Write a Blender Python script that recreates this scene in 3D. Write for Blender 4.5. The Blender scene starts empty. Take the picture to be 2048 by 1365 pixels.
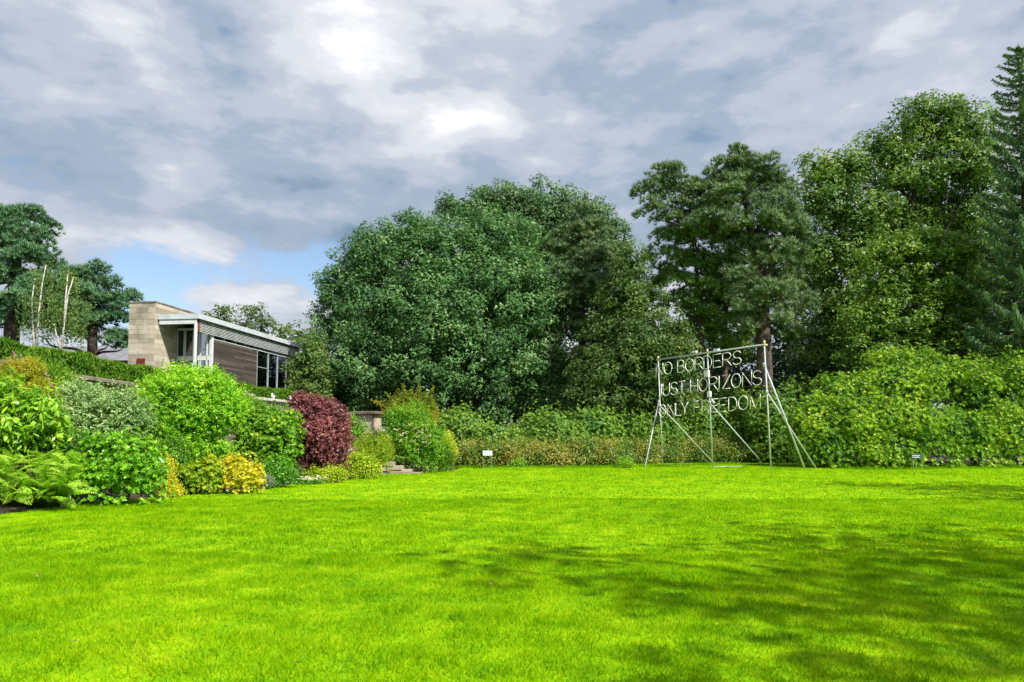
import bpy, bmesh, math, random
import numpy as np
from mathutils import Vector, Matrix

rng = np.random.default_rng(11)
random.seed(11)
S = bpy.context.scene
C = S.collection

# ------------------------------------------------------------------ camera
F, CX, HOR, CAMZ, PITCH = 1420.0, 1024.0, 878.0, 1.6, math.radians(3.5)
PR = HOR - F * math.tan(PITCH)                      # principal row
cam_d = bpy.data.cameras.new('camera')
cam = bpy.data.objects.new('camera', cam_d); C.objects.link(cam)
cam_d.sensor_width = 36; cam_d.lens = F * 36 / 2048
cam_d.shift_y = (PR - 682.5) / 2048
cam_d.clip_end = 6000
cam.location = (0, 0, CAMZ)
cam.rotation_euler = (math.radians(90) + PITCH, 0, 0)
S.camera = cam
UP = np.array([0, -math.sin(PITCH), math.cos(PITCH)]); FW = np.array([0, math.cos(PITCH), math.sin(PITCH)])
def ray(px, py):
    return np.array([(px - CX) / F, 0, 0]) - (py - PR) / F * UP + FW
def P(px, py, Y):
    d = ray(px, py); t = Y / d[1]
    return np.array([d[0] * t, Y, CAMZ + d[2] * t])
def G(px, py, z=0.0):                               # pixel to a point at height z
    d = ray(px, py); t = (z - CAMZ) / d[2]
    return np.array([d[0] * t, d[1] * t, z])

# ------------------------------------------------------------------ world, sun, exposure
EXPO = 0.75
SUN_AZ, SUN_EL = math.radians(45), math.radians(45)  # azimuth measured from +X towards the camera side
to_sun = Vector((math.cos(SUN_AZ) * math.cos(SUN_EL), -math.sin(SUN_AZ) * math.cos(SUN_EL), math.sin(SUN_EL)))
sun_d = bpy.data.lights.new('sun', 'SUN'); sun_d.energy = 4.3; sun_d.angle = math.radians(0.55); sun_d.color = (1.0, 0.955, 0.87)
sun = bpy.data.objects.new('sun', sun_d); C.objects.link(sun)
sun.rotation_euler = to_sun.to_track_quat('Z', 'Y').to_euler(); sun.location = (30, -20, 40)
S.view_settings.view_transform = 'Standard'; S.view_settings.look = 'None'
S.view_settings.exposure = EXPO; S.view_settings.gamma = 1; S.view_settings.use_curve_mapping = False
S.cycles.max_bounces = 6; S.cycles.diffuse_bounces = 3; S.cycles.glossy_bounces = 2
S.cycles.transmission_bounces = 4; S.cycles.transparent_max_bounces = 6
S.cycles.use_denoising = True
S.cycles.sample_clamp_indirect = 4

W = bpy.data.worlds.new('World'); S.world = W; W.use_nodes = True
wn, wl = W.node_tree.nodes, W.node_tree.links
wn.clear()
def wN(t, **k):
    n = wn.new(t)
    for a, b in k.items(): setattr(n, a, b)
    return n
def wmath(op, a, b=None, c=None):
    n = wN('ShaderNodeMath', operation=op)
    for i, v in enumerate((a, b, c)):
        if v is None: continue
        if isinstance(v, (int, float)): n.inputs[i].default_value = v
        else: wl.new(v, n.inputs[i])
    return n.outputs[0]
tc = wN('ShaderNodeTexCoord'); sep = wN('ShaderNodeSeparateXYZ'); wl.new(tc.outputs['Generated'], sep.inputs[0])
zz = wmath('ADD', wmath('MAXIMUM', sep.outputs[2], 0.0), 0.16)
comb = wN('ShaderNodeCombineXYZ')
wl.new(wmath('DIVIDE', sep.outputs[0], zz), comb.inputs[0]); wl.new(wmath('DIVIDE', sep.outputs[1], zz), comb.inputs[1])
comb2 = wN('ShaderNodeVectorMath', operation='MULTIPLY'); wl.new(tc.outputs['Generated'], comb2.inputs[0]); comb2.inputs[1].default_value = (1, 1, 2.3)
def wnoise(scale, detail=8, rough=0.55, dist=0.3, off=(0, 0, 0), src=None):
    m = wN('ShaderNodeMapping'); m.inputs['Location'].default_value = off; wl.new((src or comb).outputs[0], m.inputs[0])
    n = wN('ShaderNodeTexNoise'); n.inputs['Scale'].default_value = scale; n.inputs['Detail'].default_value = detail
    n.inputs['Roughness'].default_value = rough; n.inputs['Distortion'].default_value = dist
    wl.new(m.outputs[0], n.inputs['Vector']); return n.outputs['Fac']
def wramp(fac, stops):
    r = wN('ShaderNodeValToRGB'); wl.new(fac, r.inputs[0]); e = r.color_ramp.elements
    r.color_ramp.interpolation = 'EASE'
    while len(e) < len(stops): e.new(0.5)
    for el, (p, c) in zip(e, stops): el.position = p; el.color = (*c, 1)
    return r.outputs[0]
def wmix(fac, a, b):
    n = wN('ShaderNodeMix', data_type='RGBA')
    wl.new(fac, n.inputs[0]) if not isinstance(fac, float) else setattr(n.inputs[0], 'default_value', fac)
    for s, v in ((6, a), (7, b)):
        if isinstance(v, tuple): n.inputs[s].default_value = (*v, 1)
        else: wl.new(v, n.inputs[s])
    return n.outputs[2]
def wblob(px, py, ax, ay):
    """smooth 0..1 patch of sky round the direction of a cloud"""
    d = ray(px, py); d /= np.linalg.norm(d)
    az, el = math.atan2(d[0], d[1]), math.asin(d[2])
    da = wmath('DIVIDE', wmath('SUBTRACT', wmath('ARCTAN2', sep.outputs[0], sep.outputs[1]), az), ax)
    de = wmath('DIVIDE', wmath('SUBTRACT', wmath('ARCSINE', sep.outputs[2]), el), ay)
    r2 = wmath('ADD', wmath('MULTIPLY', da, da), wmath('MULTIPLY', de, de))
    return wmath('EXPONENT', wmath('MULTIPLY', r2, -1.0))
k = 1 / 2 ** EXPO
def kc(r, g, b): return (r * k, g * k, b * k)
nA = wnoise(0.9, 12, 0.55, 0.15, (3.1, 1.7, 0)); nB = wnoise(4.0, 12, 0.55, 0.1, (7.3, 2.2, 4), comb2); nC = wnoise(10.0, 10, 0.58, 0.1, (1.3, 8.2, 2), comb2)
base = wmath('ADD', wmath('MULTIPLY', nA, 0.33), wmath('ADD', wmath('MULTIPLY', nB, 0.40), wmath('MULTIPLY', nC, 0.27)))
bright = wmath('ADD', wmath('MULTIPLY', wblob(690, 30, 0.10, 0.09), 1.25), wmath('MULTIPLY', wblob(880, 245, 0.12, 0.035), 0.6))
bright = wmath('ADD', bright, wmath('MULTIPLY', wblob(450, 610, 0.14, 0.04), 0.45))
bright = wmath('ADD', bright, wmath('MULTIPLY', wblob(250, 480, 0.2, 0.035), 0.35))
dark = wmath('ADD', wmath('MULTIPLY', wblob(20, 280, 0.15, 0.10), 1.5), wmath('MULTIPLY', wblob(640, 430, 0.22, 0.05), 1.2))
dark = wmath('ADD', dark, wmath('MULTIPLY', wblob(1350, 200, 0.35, 0.12), 0.5))
base = wmath('MULTIPLY_ADD', base, 2.35, -0.675)
lum = wmath('SUBTRACT', wmath('ADD', base, wmath('MULTIPLY', bright, 0.27)), wmath('MULTIPLY', dark, 0.13))
cl = wramp(lum, [(0.14, kc(.22, .33, .47)), (0.36, kc(.39, .48, .61)), (0.5, kc(.54, .60, .71)), (0.66, kc(.76, .79, .86)), (0.9, kc(1.15, 1.15, 1.15))])
sky = wN('ShaderNodeTexSky', sky_type='NISHITA', sun_disc=False)
sky.sun_elevation = SUN_EL; sky.sun_rotation = math.atan2(to_sun.x, to_sun.y); sky.altitude = 120
skc = wN('ShaderNodeMix', data_type='RGBA', blend_type='MULTIPLY'); skc.inputs[0].default_value = 1
wl.new(sky.outputs[0], skc.inputs[6]); skc.inputs[7].default_value = (0.10, 0.10, 0.10, 1)
gap = wmath('ADD', wmath('ADD', wmath('MULTIPLY', wblob(480, 525, 0.17, 0.035), 0.92), wblob(290, 590, 0.06, 0.06)), wmath('ADD', wblob(640, 560, 0.03, 0.06), wmath('MULTIPLY', wblob(30, 330, 0.09, 0.09), 0.25)))
gapn = wmath('SUBTRACT', wmath('ADD', wmath('MULTIPLY', gap, 1.25), wmath('ADD', wmath('MULTIPLY', wmath('SUBTRACT', 0.5, nB), 3.2), wmath('MULTIPLY', wmath('SUBTRACT', 0.5, nC), 3.4))), 0.55)
gapf = wmath('MINIMUM', wmath('MAXIMUM', wmath('MULTIPLY', gapn, 1.4), 0.0), 1.0)
col = wmix(gapf, cl, skc.outputs[2])
bg = wN('ShaderNodeBackground'); wl.new(col, bg.inputs[0]); bg.inputs[1].default_value = 1.0
wo = wN('ShaderNodeOutputWorld'); wl.new(bg.outputs[0], wo.inputs[0])

# ------------------------------------------------------------------ materials
def mat(name):
    m = bpy.data.materials.new(name); m.use_nodes = True
    n, l = m.node_tree.nodes, m.node_tree.links
    return m, n, l, n['Principled BSDF']
def ramp_node(n, l, fac, stops, interp='LINEAR'):
    r = n.new('ShaderNodeValToRGB'); e = r.color_ramp.elements; r.color_ramp.interpolation = interp
    while len(e) < len(stops): e.new(0.5)
    for el, (p, c) in zip(e, stops): el.position = p; el.color = (*c, 1)
    l.new(fac, r.inputs[0]); return r.outputs[0]
GAIN = dict(gold=1.1, cream=1.0, pink=1.0, orange=1.2, goldgreen=1.3, purple=1.4, berberis=1.2, fernleaf=1.9, silver=1.7, brightgreen=2.0, midgreen=2.0, bigleaf=1.9, privet=1.75, olive=1.9, wood=1.6, rhodo=2.4, rhodo_far=2.5, brownhedge=1.8, oak=2.0, oak_b=2.1, lime=2.1, limefront=1.9, birch=2.0, pine=2.6, pine_y=2.5, bluepine=2.3, spruce=2.5, pale=1.3, hedge=1.35)
def foliage(name, cols, trans=0.28, rough=0.5, spec=0.35, patch=0.5, pscale=0.35):
    """leaf colour from each leaf's own random value, set dark on inner leaves as shade, and a slow drift over the plant"""
    cols = [tuple(min(.85, q * GAIN.get(name, 1.3)) for q in c) for c in cols]
    m, n, l, b = mat(name)
    at = n.new('ShaderNodeAttribute'); at.attribute_name = 'v'
    geo = n.new('ShaderNodeNewGeometry')
    no = n.new('ShaderNodeTexNoise'); no.inputs['Scale'].default_value = pscale; no.inputs['Detail'].default_value = 3
    l.new(geo.outputs['Position'], no.inputs['Vector'])
    a = n.new('ShaderNodeMath'); a.operation = 'MULTIPLY_ADD'; l.new(no.outputs['Fac'], a.inputs[0]); a.inputs[1].default_value = patch * 1.6; a.inputs[2].default_value = -patch * 0.8
    s = n.new('ShaderNodeMath'); s.operation = 'ADD'; s.use_clamp = True; l.new(at.outputs['Fac'], s.inputs[0]); l.new(a.outputs[0], s.inputs[1])
    k = len(cols) - 1
    col = ramp_node(n, l, s.outputs[0], [(i / k, c) for i, c in enumerate(cols)])
    l.new(col, b.inputs['Base Color']); b.inputs['Roughness'].default_value = rough; b.inputs['Specular IOR Level'].default_value = spec
    trans = min(.42, trans * 1.3)
    t = n.new('ShaderNodeBsdfTranslucent'); 
    mx = n.new('ShaderNodeMix'); mx.data_type = 'RGBA'; mx.blend_type = 'MULTIPLY'; mx.inputs[0].default_value = 1
    l.new(col, mx.inputs[6]); mx.inputs[7].default_value = (1.25, 1.2, 0.5, 1); l.new(mx.outputs[2], t.inputs[0])
    ms = n.new('ShaderNodeMixShader'); ms.inputs[0].default_value = trans
    l.new(b.outputs[0], ms.inputs[1]); l.new(t.outputs[0], ms.inputs[2]); l.new(ms.outputs[0], n['Material Output'].inputs[0])
    return m
def plain(name, col, rough=0.6, metal=0.0, var=0.12, scale=6.0, bump=0.0, spec=0.5):
    m, n, l, b = mat(name)
    geo = n.new('ShaderNodeNewGeometry'); no = n.new('ShaderNodeTexNoise'); no.inputs['Scale'].default_value = scale; no.inputs['Detail'].default_value = 5
    l.new(geo.outputs['Position'], no.inputs['Vector'])
    lo = tuple(c * (1 - var * 2) for c in col); hi = tuple(min(1, c * (1 + var * 2)) for c in col)
    l.new(ramp_node(n, l, no.outputs['Fac'], [(0.3, lo), (0.7, hi)]), b.inputs['Base Color'])
    b.inputs['Roughness'].default_value = rough; b.inputs['Metallic'].default_value = metal; b.inputs['Specular IOR Level'].default_value = spec
    if bump:
        bp = n.new('ShaderNodeBump'); bp.inputs['Strength'].default_value = bump; bp.inputs['Distance'].default_value = 0.03
        l.new(no.outputs['Fac'], bp.inputs['Height']); l.new(bp.outputs[0], b.inputs['Normal'])
    return m
def stone(name, cols, stain=(.10, .085, .065), stain_amt=0.5, sscale=0.7):
    """each block its own tone, weather stains with shapes of their own"""
    m, n, l, b = mat(name)
    oi = n.new('ShaderNodeObjectInfo'); geo = n.new('ShaderNodeNewGeometry')
    no = n.new('ShaderNodeTexNoise'); no.inputs['Scale'].default_value = 5; no.inputs['Detail'].default_value = 6; l.new(geo.outputs['Position'], no.inputs['Vector'])
    k = len(cols) - 1
    ad = n.new('ShaderNodeMath'); ad.operation = 'MULTIPLY_ADD'; l.new(no.outputs['Fac'], ad.inputs[0]); ad.inputs[1].default_value = 0.5; 
    sb = n.new('ShaderNodeMath'); sb.operation = 'SUBTRACT'; l.new(oi.outputs['Random'], sb.inputs[0]); sb.inputs[1].default_value = 0.25
    l.new(sb.outputs[0], ad.inputs[2]); ad.use_clamp = True
    c0 = ramp_node(n, l, ad.outputs[0], [(i / k, c) for i, c in enumerate(cols)])
    n2 = n.new('ShaderNodeTexNoise'); n2.inputs['Scale'].default_value = sscale; n2.inputs['Detail'].default_value = 7; n2.inputs['Roughness'].default_value = 0.68
    l.new(geo.outputs['Position'], n2.inputs['Vector'])
    f = ramp_node(n, l, n2.outputs['Fac'], [(0.48, (0, 0, 0)), (0.66, (stain_amt,) * 3)])
    mx = n.new('ShaderNodeMix'); mx.data_type = 'RGBA'; l.new(f, mx.inputs[0]); l.new(c0, mx.inputs[6]); mx.inputs[7].default_value = (*stain, 1)
    l.new(mx.outputs[2], b.inputs['Base Color']); b.inputs['Roughness'].default_value = 0.85; b.inputs['Specular IOR Level'].default_value = 0.2
    bp = n.new('ShaderNodeBump'); bp.inputs['Strength'].default_value = 0.35; bp.inputs['Distance'].default_value = 0.02
    l.new(no.outputs['Fac'], bp.inputs['Height']); l.new(bp.outputs[0], b.inputs['Normal'])
    return m
M = {}
def lawn_mat(name, blade):
    m, n, l, b = mat(name)
    geo = n.new('ShaderNodeNewGeometry')
    def nz(sc, det=4, rough=0.6, stretch=None):
        t = n.new('ShaderNodeTexNoise'); t.inputs['Scale'].default_value = sc; t.inputs['Detail'].default_value = det; t.inputs['Roughness'].default_value = rough
        if stretch:
            mp = n.new('ShaderNodeMapping'); mp.inputs['Scale'].default_value = stretch; l.new(geo.outputs['Position'], mp.inputs[0]); l.new(mp.outputs[0], t.inputs['Vector'])
        else: l.new(geo.outputs['Position'], t.inputs['Vector'])
        return t.outputs['Fac']
    def ma(op, a, bb):
        t = n.new('ShaderNodeMath'); t.operation = op
        for i, v in enumerate((a, bb)):
            if isinstance(v, (int, float)): t.inputs[i].default_value = v
            else: l.new(v, t.inputs[i])
        return t.outputs[0]
    f = ma('ADD', ma('MULTIPLY', nz(0.45), 0.4), ma('ADD', ma('MULTIPLY', nz(2.0, 5), 0.5), ma('MULTIPLY', nz(7.0, 3), 0.3)))
    f = ma('ADD', ma('MULTIPLY', f, 1.15), -.19)
    if blade:
        at = n.new('ShaderNodeAttribute'); at.attribute_name = 'v'
        f = ma('ADD', f, ma('MULTIPLY', ma('SUBTRACT', at.outputs['Fac'], 0.5), 0.30))
    col = ramp_node(n, l, f, [(0.28, (.08, .23, .001)), (0.43, (.17, .37, .001)), (0.54, (.255, .45, .001)), (0.68, (.37, .525, .003)), (0.88, (.50, .55, .08))])
    l.new(col, b.inputs['Base Color']); b.inputs['Roughness'].default_value = 0.7; b.inputs['Specular IOR Level'].default_value = 0.06
    if blade:
        t = n.new('ShaderNodeBsdfTranslucent'); l.new(col, t.inputs[0]); ms = n.new('ShaderNodeMixShader'); ms.inputs[0].default_value = 0.45
        l.new(b.outputs[0], ms.inputs[1]); l.new(t.outputs[0], ms.inputs[2]); l.new(ms.outputs[0], n['Material Output'].inputs[0])
    else:
        bp = n.new('ShaderNodeBump'); bp.inputs['Strength'].default_value = 0.5; bp.inputs['Distance'].default_value = 0.04
        l.new(nz(22, 4, .7), bp.inputs['Height']); l.new(bp.outputs[0], b.inputs['Normal'])
    return m
M['lawn'] = lawn_mat('lawn', False); M['blade'] = lawn_mat('blade', True)
M['soil'] = plain('soil', (.035, .024, .016), 0.95, var=.3, scale=3, bump=.6)
M['rough_ground'] = plain('rough_ground', (.045, .075, .02), 0.95, var=.35, scale=.5, bump=.5)
M['bark'] = plain('bark', (.075, .055, .042), 0.95, var=.35, scale=5, bump=.8)
M['pine_bark'] = plain('pine_bark', (.075, .052, .042), 0.95, var=.4, scale=3, bump=.8)
M['birch_bark'] = plain('birch_bark', (.44, .42, .37), 0.8, var=.3, scale=4, bump=.2)
M['twig'] = plain('twig', (.10, .06, .04), 0.9, var=.3, scale=8)
# foliage palettes (lifted above real leaf reflectance by GAIN)
M['oak'] = foliage('oak', [(.019, .055, .017), (.038, .095, .027), (.068, .140, .040), (.125, .20, .075)], .22, .48, .4)
M['oak_b'] = foliage('oak_b', [(.022, .056, .020), (.042, .09, .032), (.072, .130, .048), (.13, .18, .08)], .2, .5, .35)
M['lime'] = foliage('lime', [(.022, .055, .010), (.048, .10, .016), (.09, .155, .026), (.18, .235, .065)], .26, .45, .4)
M['limefront'] = foliage('limefront', [(.024, .066, .008), (.06, .12, .013), (.105, .175, .02), (.18, .245, .05)], .28, .45, .4)
M['pale'] = foliage('pale', [(.03, .075, .018), (.07, .13, .03), (.12, .19, .045), (.2, .26, .09)], .28, .5, .3)
M['pine'] = foliage('pine', [(.022, .046, .020), (.045, .078, .032), (.077, .113, .044), (.12, .155, .062)], .08, .5, .3)
M['pine_y'] = foliage('pine_y', [(.02, .055, .014), (.05, .10, .018), (.09, .145, .025), (.15, .20, .045)], .08, .5, .3)
M['bluepine'] = foliage('bluepine', [(.016, .047, .023), (.032, .08, .035), (.058, .115, .05), (.10, .16, .075)], .08, .5, .3)
M['spruce'] = foliage('spruce', [(.022, .046, .022), (.042, .078, .035), (.07, .115, .05), (.13, .175, .085)], .08, .5, .3)
M['birch'] = foliage('birch', [(.03, .07, .015), (.06, .11, .025), (.10, .15, .04), (.15, .19, .06)], .3, .5, .3)
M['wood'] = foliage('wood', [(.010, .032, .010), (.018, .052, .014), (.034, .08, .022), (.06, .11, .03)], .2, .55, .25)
M['rhodo'] = foliage('rhodo', [(.020, .062, .008), (.065, .14, .010), (.145, .225, .012), (.27, .33, .035)], .22, .4, .35, .75, .55)  # broad tone patches put lit domes and dark hollows into leaf colour
M['rhodo_far'] = foliage('rhodo_far', [(.030, .075, .012), (.068, .132, .018), (.12, .19, .025), (.20, .265, .05)], .22, .45, .28, .4, .5)
M['brownhedge'] = foliage('brownhedge', [(.03, .08, .012), (.065, .12, .016), (.12, .155, .02), (.21, .18, .03), (.30, .25, .07)], .2, .45, .4, .9, .8)
M['hedge'] = foliage('hedge', [(.018, .075, .006), (.05, .14, .006), (.10, .20, .008), (.19, .28, .016)], .2, .55, .25)
M['brightgreen'] = foliage('brightgreen', [(.025, .10, .006), (.07, .19, .008), (.135, .28, .010), (.27, .38, .04)], .28, .38, .5)
M['yellowgreen'] = foliage('yellowgreen', [(.035, .13, .008), (.09, .23, .010), (.18, .33, .016), (.38, .46, .09)], .3, .45, .4, .6, .6)
M['privet'] = foliage('privet', [(.05, .16, .010), (.11, .27, .012), (.2, .37, .016), (.34, .45, .05)], .3, .42, .4, .5, .7)
M['midgreen'] = foliage('midgreen', [(.03, .10, .008), (.075, .18, .010), (.15, .26, .014), (.30, .36, .04)], .28, .45, .4, .7, .7)
M['silver'] = foliage('silver', [(.05, .11, .028), (.11, .20, .06), (.2, .30, .11), (.36, .44, .22)], .22, .5, .3)
M['bigleaf'] = foliage('bigleaf', [(.04, .12, .008), (.09, .2, .012), (.19, .33, .016), (.34, .45, .05)], .3, .38, .45)
M['orange'] = foliage('orange', [(.16, .22, .015), (.30, .32, .018), (.46, .40, .028), (.44, .27, .05)], .3, .5, .3, .5, 1.2)
M['fernleaf'] = foliage('fernleaf', [(.07, .17, .012), (.14, .27, .015), (.22, .35, .03), (.33, .43, .09)], .32, .55, .25)
M['gold'] = foliage('gold', [(.30, .36, .012), (.52, .49, .016), (.70, .62, .05), (.82, .78, .35)], .3, .5, .3, .35, 1.5)
M['goldgreen'] = foliage('goldgreen', [(.07, .19, .010), (.17, .31, .012), (.34, .42, .016), (.55, .52, .05)], .3, .45, .35, .7, 1.2)
M['purple'] = foliage('purple', [(.05, .026, .030), (.12, .042, .052), (.22, .070, .082), (.36, .14, .14)], .26, .4, .5, .5, .7)
M['olive'] = foliage('olive', [(.06, .11, .008), (.12, .19, .010), (.2, .27, .014), (.3, .34, .03)], .2, .6, .2)
M['berberis'] = foliage('berberis', [(.08, .17, .012), (.18, .25, .016), (.34, .30, .02), (.40, .22, .03)], .3, .5, .3, .9, .7)
M['grey_leaf'] = foliage('grey_leaf', [(.10, .16, .10), (.17, .24, .16), (.27, .34, .25)], .2, .7, .2)
M['strap'] = foliage('strap', [(.04, .14, .02), (.08, .21, .03), (.17, .30, .07)], .25, .4, .45)
M['cream'] = foliage('cream', [(.60, .52, .34), (.72, .66, .48), (.80, .78, .66)], .25, .6, .2)
M['pink'] = foliage('pink', [(.45, .2, .24), (.55, .3, .33), (.62, .42, .42)], .25, .6, .2)
M['fallen'] = plain('fallen', (.20, .13, .055), .8, var=.3, scale=30)
# hard materials
M['sand_stone'] = stone('sand_stone', [(.31, .265, .205), (.41, .355, .28), (.49, .43, .345), (.57, .51, .42)], (.17, .14, .11), .7, .62)
M['mortar'] = plain('mortar', (.34, .28, .20), .95, var=.15, scale=4)
M['grey_stone'] = stone('grey_stone', [(.15, .125, .095), (.21, .175, .135), (.27, .23, .175)], (.045, .04, .032), .8, 1.4)
M['pale_stone'] = stone('pale_stone', [(.46, .42, .36), (.54, .5, .43), (.6, .56, .49)], (.2, .17, .13), .45, 1.6)
M['pier_stone'] = stone('pier_stone', [(.40, .33, .26), (.48, .40, .31), (.54, .46, .36)], (.09, .08, .065), .7, 1.1)
M['step_stone'] = stone('step_stone', [(.34, .26, .22), (.40, .32, .27), (.45, .37, .31)], (.2, .16, .13), .5, 2.5)
M['white_metal'] = plain('white_metal', (.62, .64, .64), .45, 0, .05, 3)
M['fascia'] = plain('fascia', (.52, .56, .60), .45, 0.0, .06, 2)
M['mullion_grey'] = plain('mullion_grey', (.34, .38, .41), .5, 0, .06, 3)
M['roof_felt'] = plain('roof_felt', (.16, .16, .16), .8, 0, .15, 1)
M['slat'] = plain('slat', (.55, .58, .58), .5, 0, .06, 3)
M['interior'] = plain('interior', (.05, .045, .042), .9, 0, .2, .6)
M['rust'] = plain('rust', (.22, .07, .04), .8, 0, .2, 5)
M['plaque'] = plain('plaque', (.16, .015, .015), .5, 0, .1, 5)
M['slate'] = plain('slate', (.18, .18, .20), .7, 0, .15, 2)
M['galv'] = plain('galv', (.46, .48, .51), .45, 0.0, .1, 4)
M['brass'] = plain('brass', (.55, .42, .2), .4, 0.5, .15, 9)
M['tube_white'] = plain('tube_white', (.95, .95, .88), .4, 0, .01, 3)
M['box_white'] = plain('box_white', (.75, .76, .76), .45, 0, .04, 3)
M['wire'] = plain('wire', (.03, .03, .03), .5)
M['panel_white'] = plain('panel_white', (.50, .56, .60), .35, 0, .06, 12)
M['panel_green'] = plain('panel_green', (.03, .075, .075), .8, 0, .1, 8)  # darkened to stand in for shade under the rhododendrons
M['post_green'] = plain('post_green', (.16, .21, .19), .5, 0.3, .1, 8)
M['ink'] = plain('ink', (.62, .66, .66), .6)
def timber():
    m, n, l, b = mat('timber')
    oi = n.new('ShaderNodeObjectInfo'); tc = n.new('ShaderNodeTexCoord'); mp = n.new('ShaderNodeMapping'); mp.inputs['Scale'].default_value = (.9, 6, 30)
    l.new(tc.outputs['Object'], mp.inputs[0]); no = n.new('ShaderNodeTexNoise'); no.inputs['Scale'].default_value = 1; no.inputs['Detail'].default_value = 6; l.new(mp.outputs[0], no.inputs['Vector'])
    ad = n.new('ShaderNodeMath'); ad.operation = 'MULTIPLY_ADD'; l.new(oi.outputs['Random'], ad.inputs[0]); ad.inputs[1].default_value = .45; l.new(no.outputs['Fac'], ad.inputs[2])
    c = ramp_node(n, l, ad.outputs[0], [(0.4, (.034, .026, .023)), (0.7, (.07, .053, .046)), (1.0, (.13, .105, .09))])
    l.new(c, b.inputs['Base Color']); b.inputs['Roughness'].default_value = .8; return m
M['timber'] = timber()
def glass(name, tint, refl):
    m, n, l, b = mat(name)
    tr = n.new('ShaderNodeBsdfTransparent'); tr.inputs[0].default_value = (*tint, 1)
    gl = n.new('ShaderNodeBsdfGlossy'); gl.inputs['Roughness'].default_value = 0.02; gl.inputs[0].default_value = (.9, .95, 1, 1)
    fr = n.new('ShaderNodeFresnel'); fr.inputs[0].default_value = 1.52
    mm = n.new('ShaderNodeMath'); mm.operation = 'MULTIPLY_ADD'; l.new(fr.outputs[0], mm.inputs[0]); mm.inputs[1].default_value = 1.4; mm.inputs[2].default_value = refl
    ms = n.new('ShaderNodeMixShader'); l.new(mm.outputs[0], ms.inputs[0]); l.new(tr.outputs[0], ms.inputs[1]); l.new(gl.outputs[0], ms.inputs[2]); l.new(ms.outputs[0], n['Material Output'].inputs[0])
    return m
M['glass'] = glass('glass', (.55, .62, .62), .02); M['glass_sky'] = glass('glass_sky', (.3, .38, .5), .35)

# ------------------------------------------------------------------ mesh helpers
def link(name, me, m, parent=None, loc=None, rot=None):
    o = bpy.data.objects.new(name, me); C.objects.link(o)
    if m is not None and not me.materials: me.materials.append(m)
    if parent is not None: o.parent = parent
    if loc is not None: o.location = loc
    if rot is not None: o.rotation_euler = rot
    return o
def poly_mesh(name, V, k, val=None):
    """V: (n*k,3) array, every k vertices make one face"""
    V = np.ascontiguousarray(V, dtype=np.float32); nv = len(V); nf = nv // k
    me = bpy.data.meshes.new(name); me.vertices.add(nv); me.loops.add(nv); me.polygons.add(nf)
    me.vertices.foreach_set('co', V.ravel())
    me.loops.foreach_set('vertex_index', np.arange(nv, dtype=np.int32))
    me.polygons.foreach_set('loop_start', np.arange(0, nv, k, dtype=np.int32))
    if val is not None:
        a = me.attributes.new('v', 'FLOAT', 'POINT'); a.data.foreach_set('value', np.repeat(val, k).astype(np.float32))
    me.update(calc_edges=True); return me
def pyd(name, verts, faces, smooth=False):
    me = bpy.data.meshes.new(name); me.from_pydata([tuple(map(float, v)) for v in verts], [], faces); me.update()
    if smooth:
        me.polygons.foreach_set('use_smooth', [True] * len(me.polygons))
    return me
def unit(a): return a / (np.linalg.norm(a, axis=-1, keepdims=True) + 1e-9)
def tag(o, label=None, cat=None, group=None, kind=None):
    for kk, v in (('label', label), ('category', cat), ('group', group), ('kind', kind)):
        if v: o[kk] = v
    return o
def thing(name, label, cat, loc, rz=0, group=None):
    o = bpy.data.objects.new(name, None); C.objects.link(o); o.location = tuple(map(float, loc)); o.rotation_euler = (0, 0, rz)
    o.empty_display_size = .2
    bpy.context.view_layer.update() if False else None
    return tag(o, label, cat, group)
def tubes(segs, sides=8):
    """list of (points, radii) into verts/faces"""
    V, Fc = [], []
    for pts, rad in segs:
        pts = [Vector(tuple(map(float, p))) for p in pts]; n0 = len(V)
        for i, p in enumerate(pts):
            t = (pts[min(i + 1, len(pts) - 1)] - pts[max(i - 1, 0)]).normalized()
            a = t.cross(Vector((0, 0, 1)) if abs(t.z) < .9 else Vector((1, 0, 0))).normalized(); b = t.cross(a)
            r = rad[i] if hasattr(rad, '__len__') else rad
            for s in range(sides):
                an = 2 * math.pi * s / sides
                V.append(p + a * (r * math.cos(an)) + b * (r * math.sin(an)))
        for i in range(len(pts) - 1):
            for s in range(sides):
                q = (s + 1) % sides
                Fc.append((n0 + i * sides + s, n0 + i * sides + q, n0 + (i + 1) * sides + q, n0 + (i + 1) * sides + s))
        Fc.append(tuple(n0 + s for s in range(sides))[::-1]); Fc.append(tuple(n0 + (len(pts) - 1) * sides + s for s in range(sides)))
    return V, Fc
def tube_obj(name, pts, rad, m, parent, sides=8, smooth=True):
    """points in world coordinates; parent an unrotated thing"""
    off = np.array(parent.location) if parent is not None else 0
    V, Fc = tubes([([np.array(p) - off for p in pts], rad)], sides)
    return link(name, pyd(name, V, Fc, smooth), m, parent)
def box_mesh(name, sx, sy, sz, bev=0.0):
    bm = bmesh.new(); bmesh.ops.create_cube(bm, size=1); bmesh.ops.scale(bm, vec=(sx, sy, sz), verts=bm.verts)
    if bev: bmesh.ops.bevel(bm, geom=bm.edges[:], offset=bev, segments=1, affect='EDGES')
    me = bpy.data.meshes.new(name); bm.to_mesh(me); bm.free(); return me
def box(name, lo, hi, m, parent=None, bev=0.0):
    lo, hi = np.array(lo, float), np.array(hi, float)
    return link(name, box_mesh(name, *(hi - lo), bev), m, parent, tuple((lo + hi) / 2))

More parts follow.
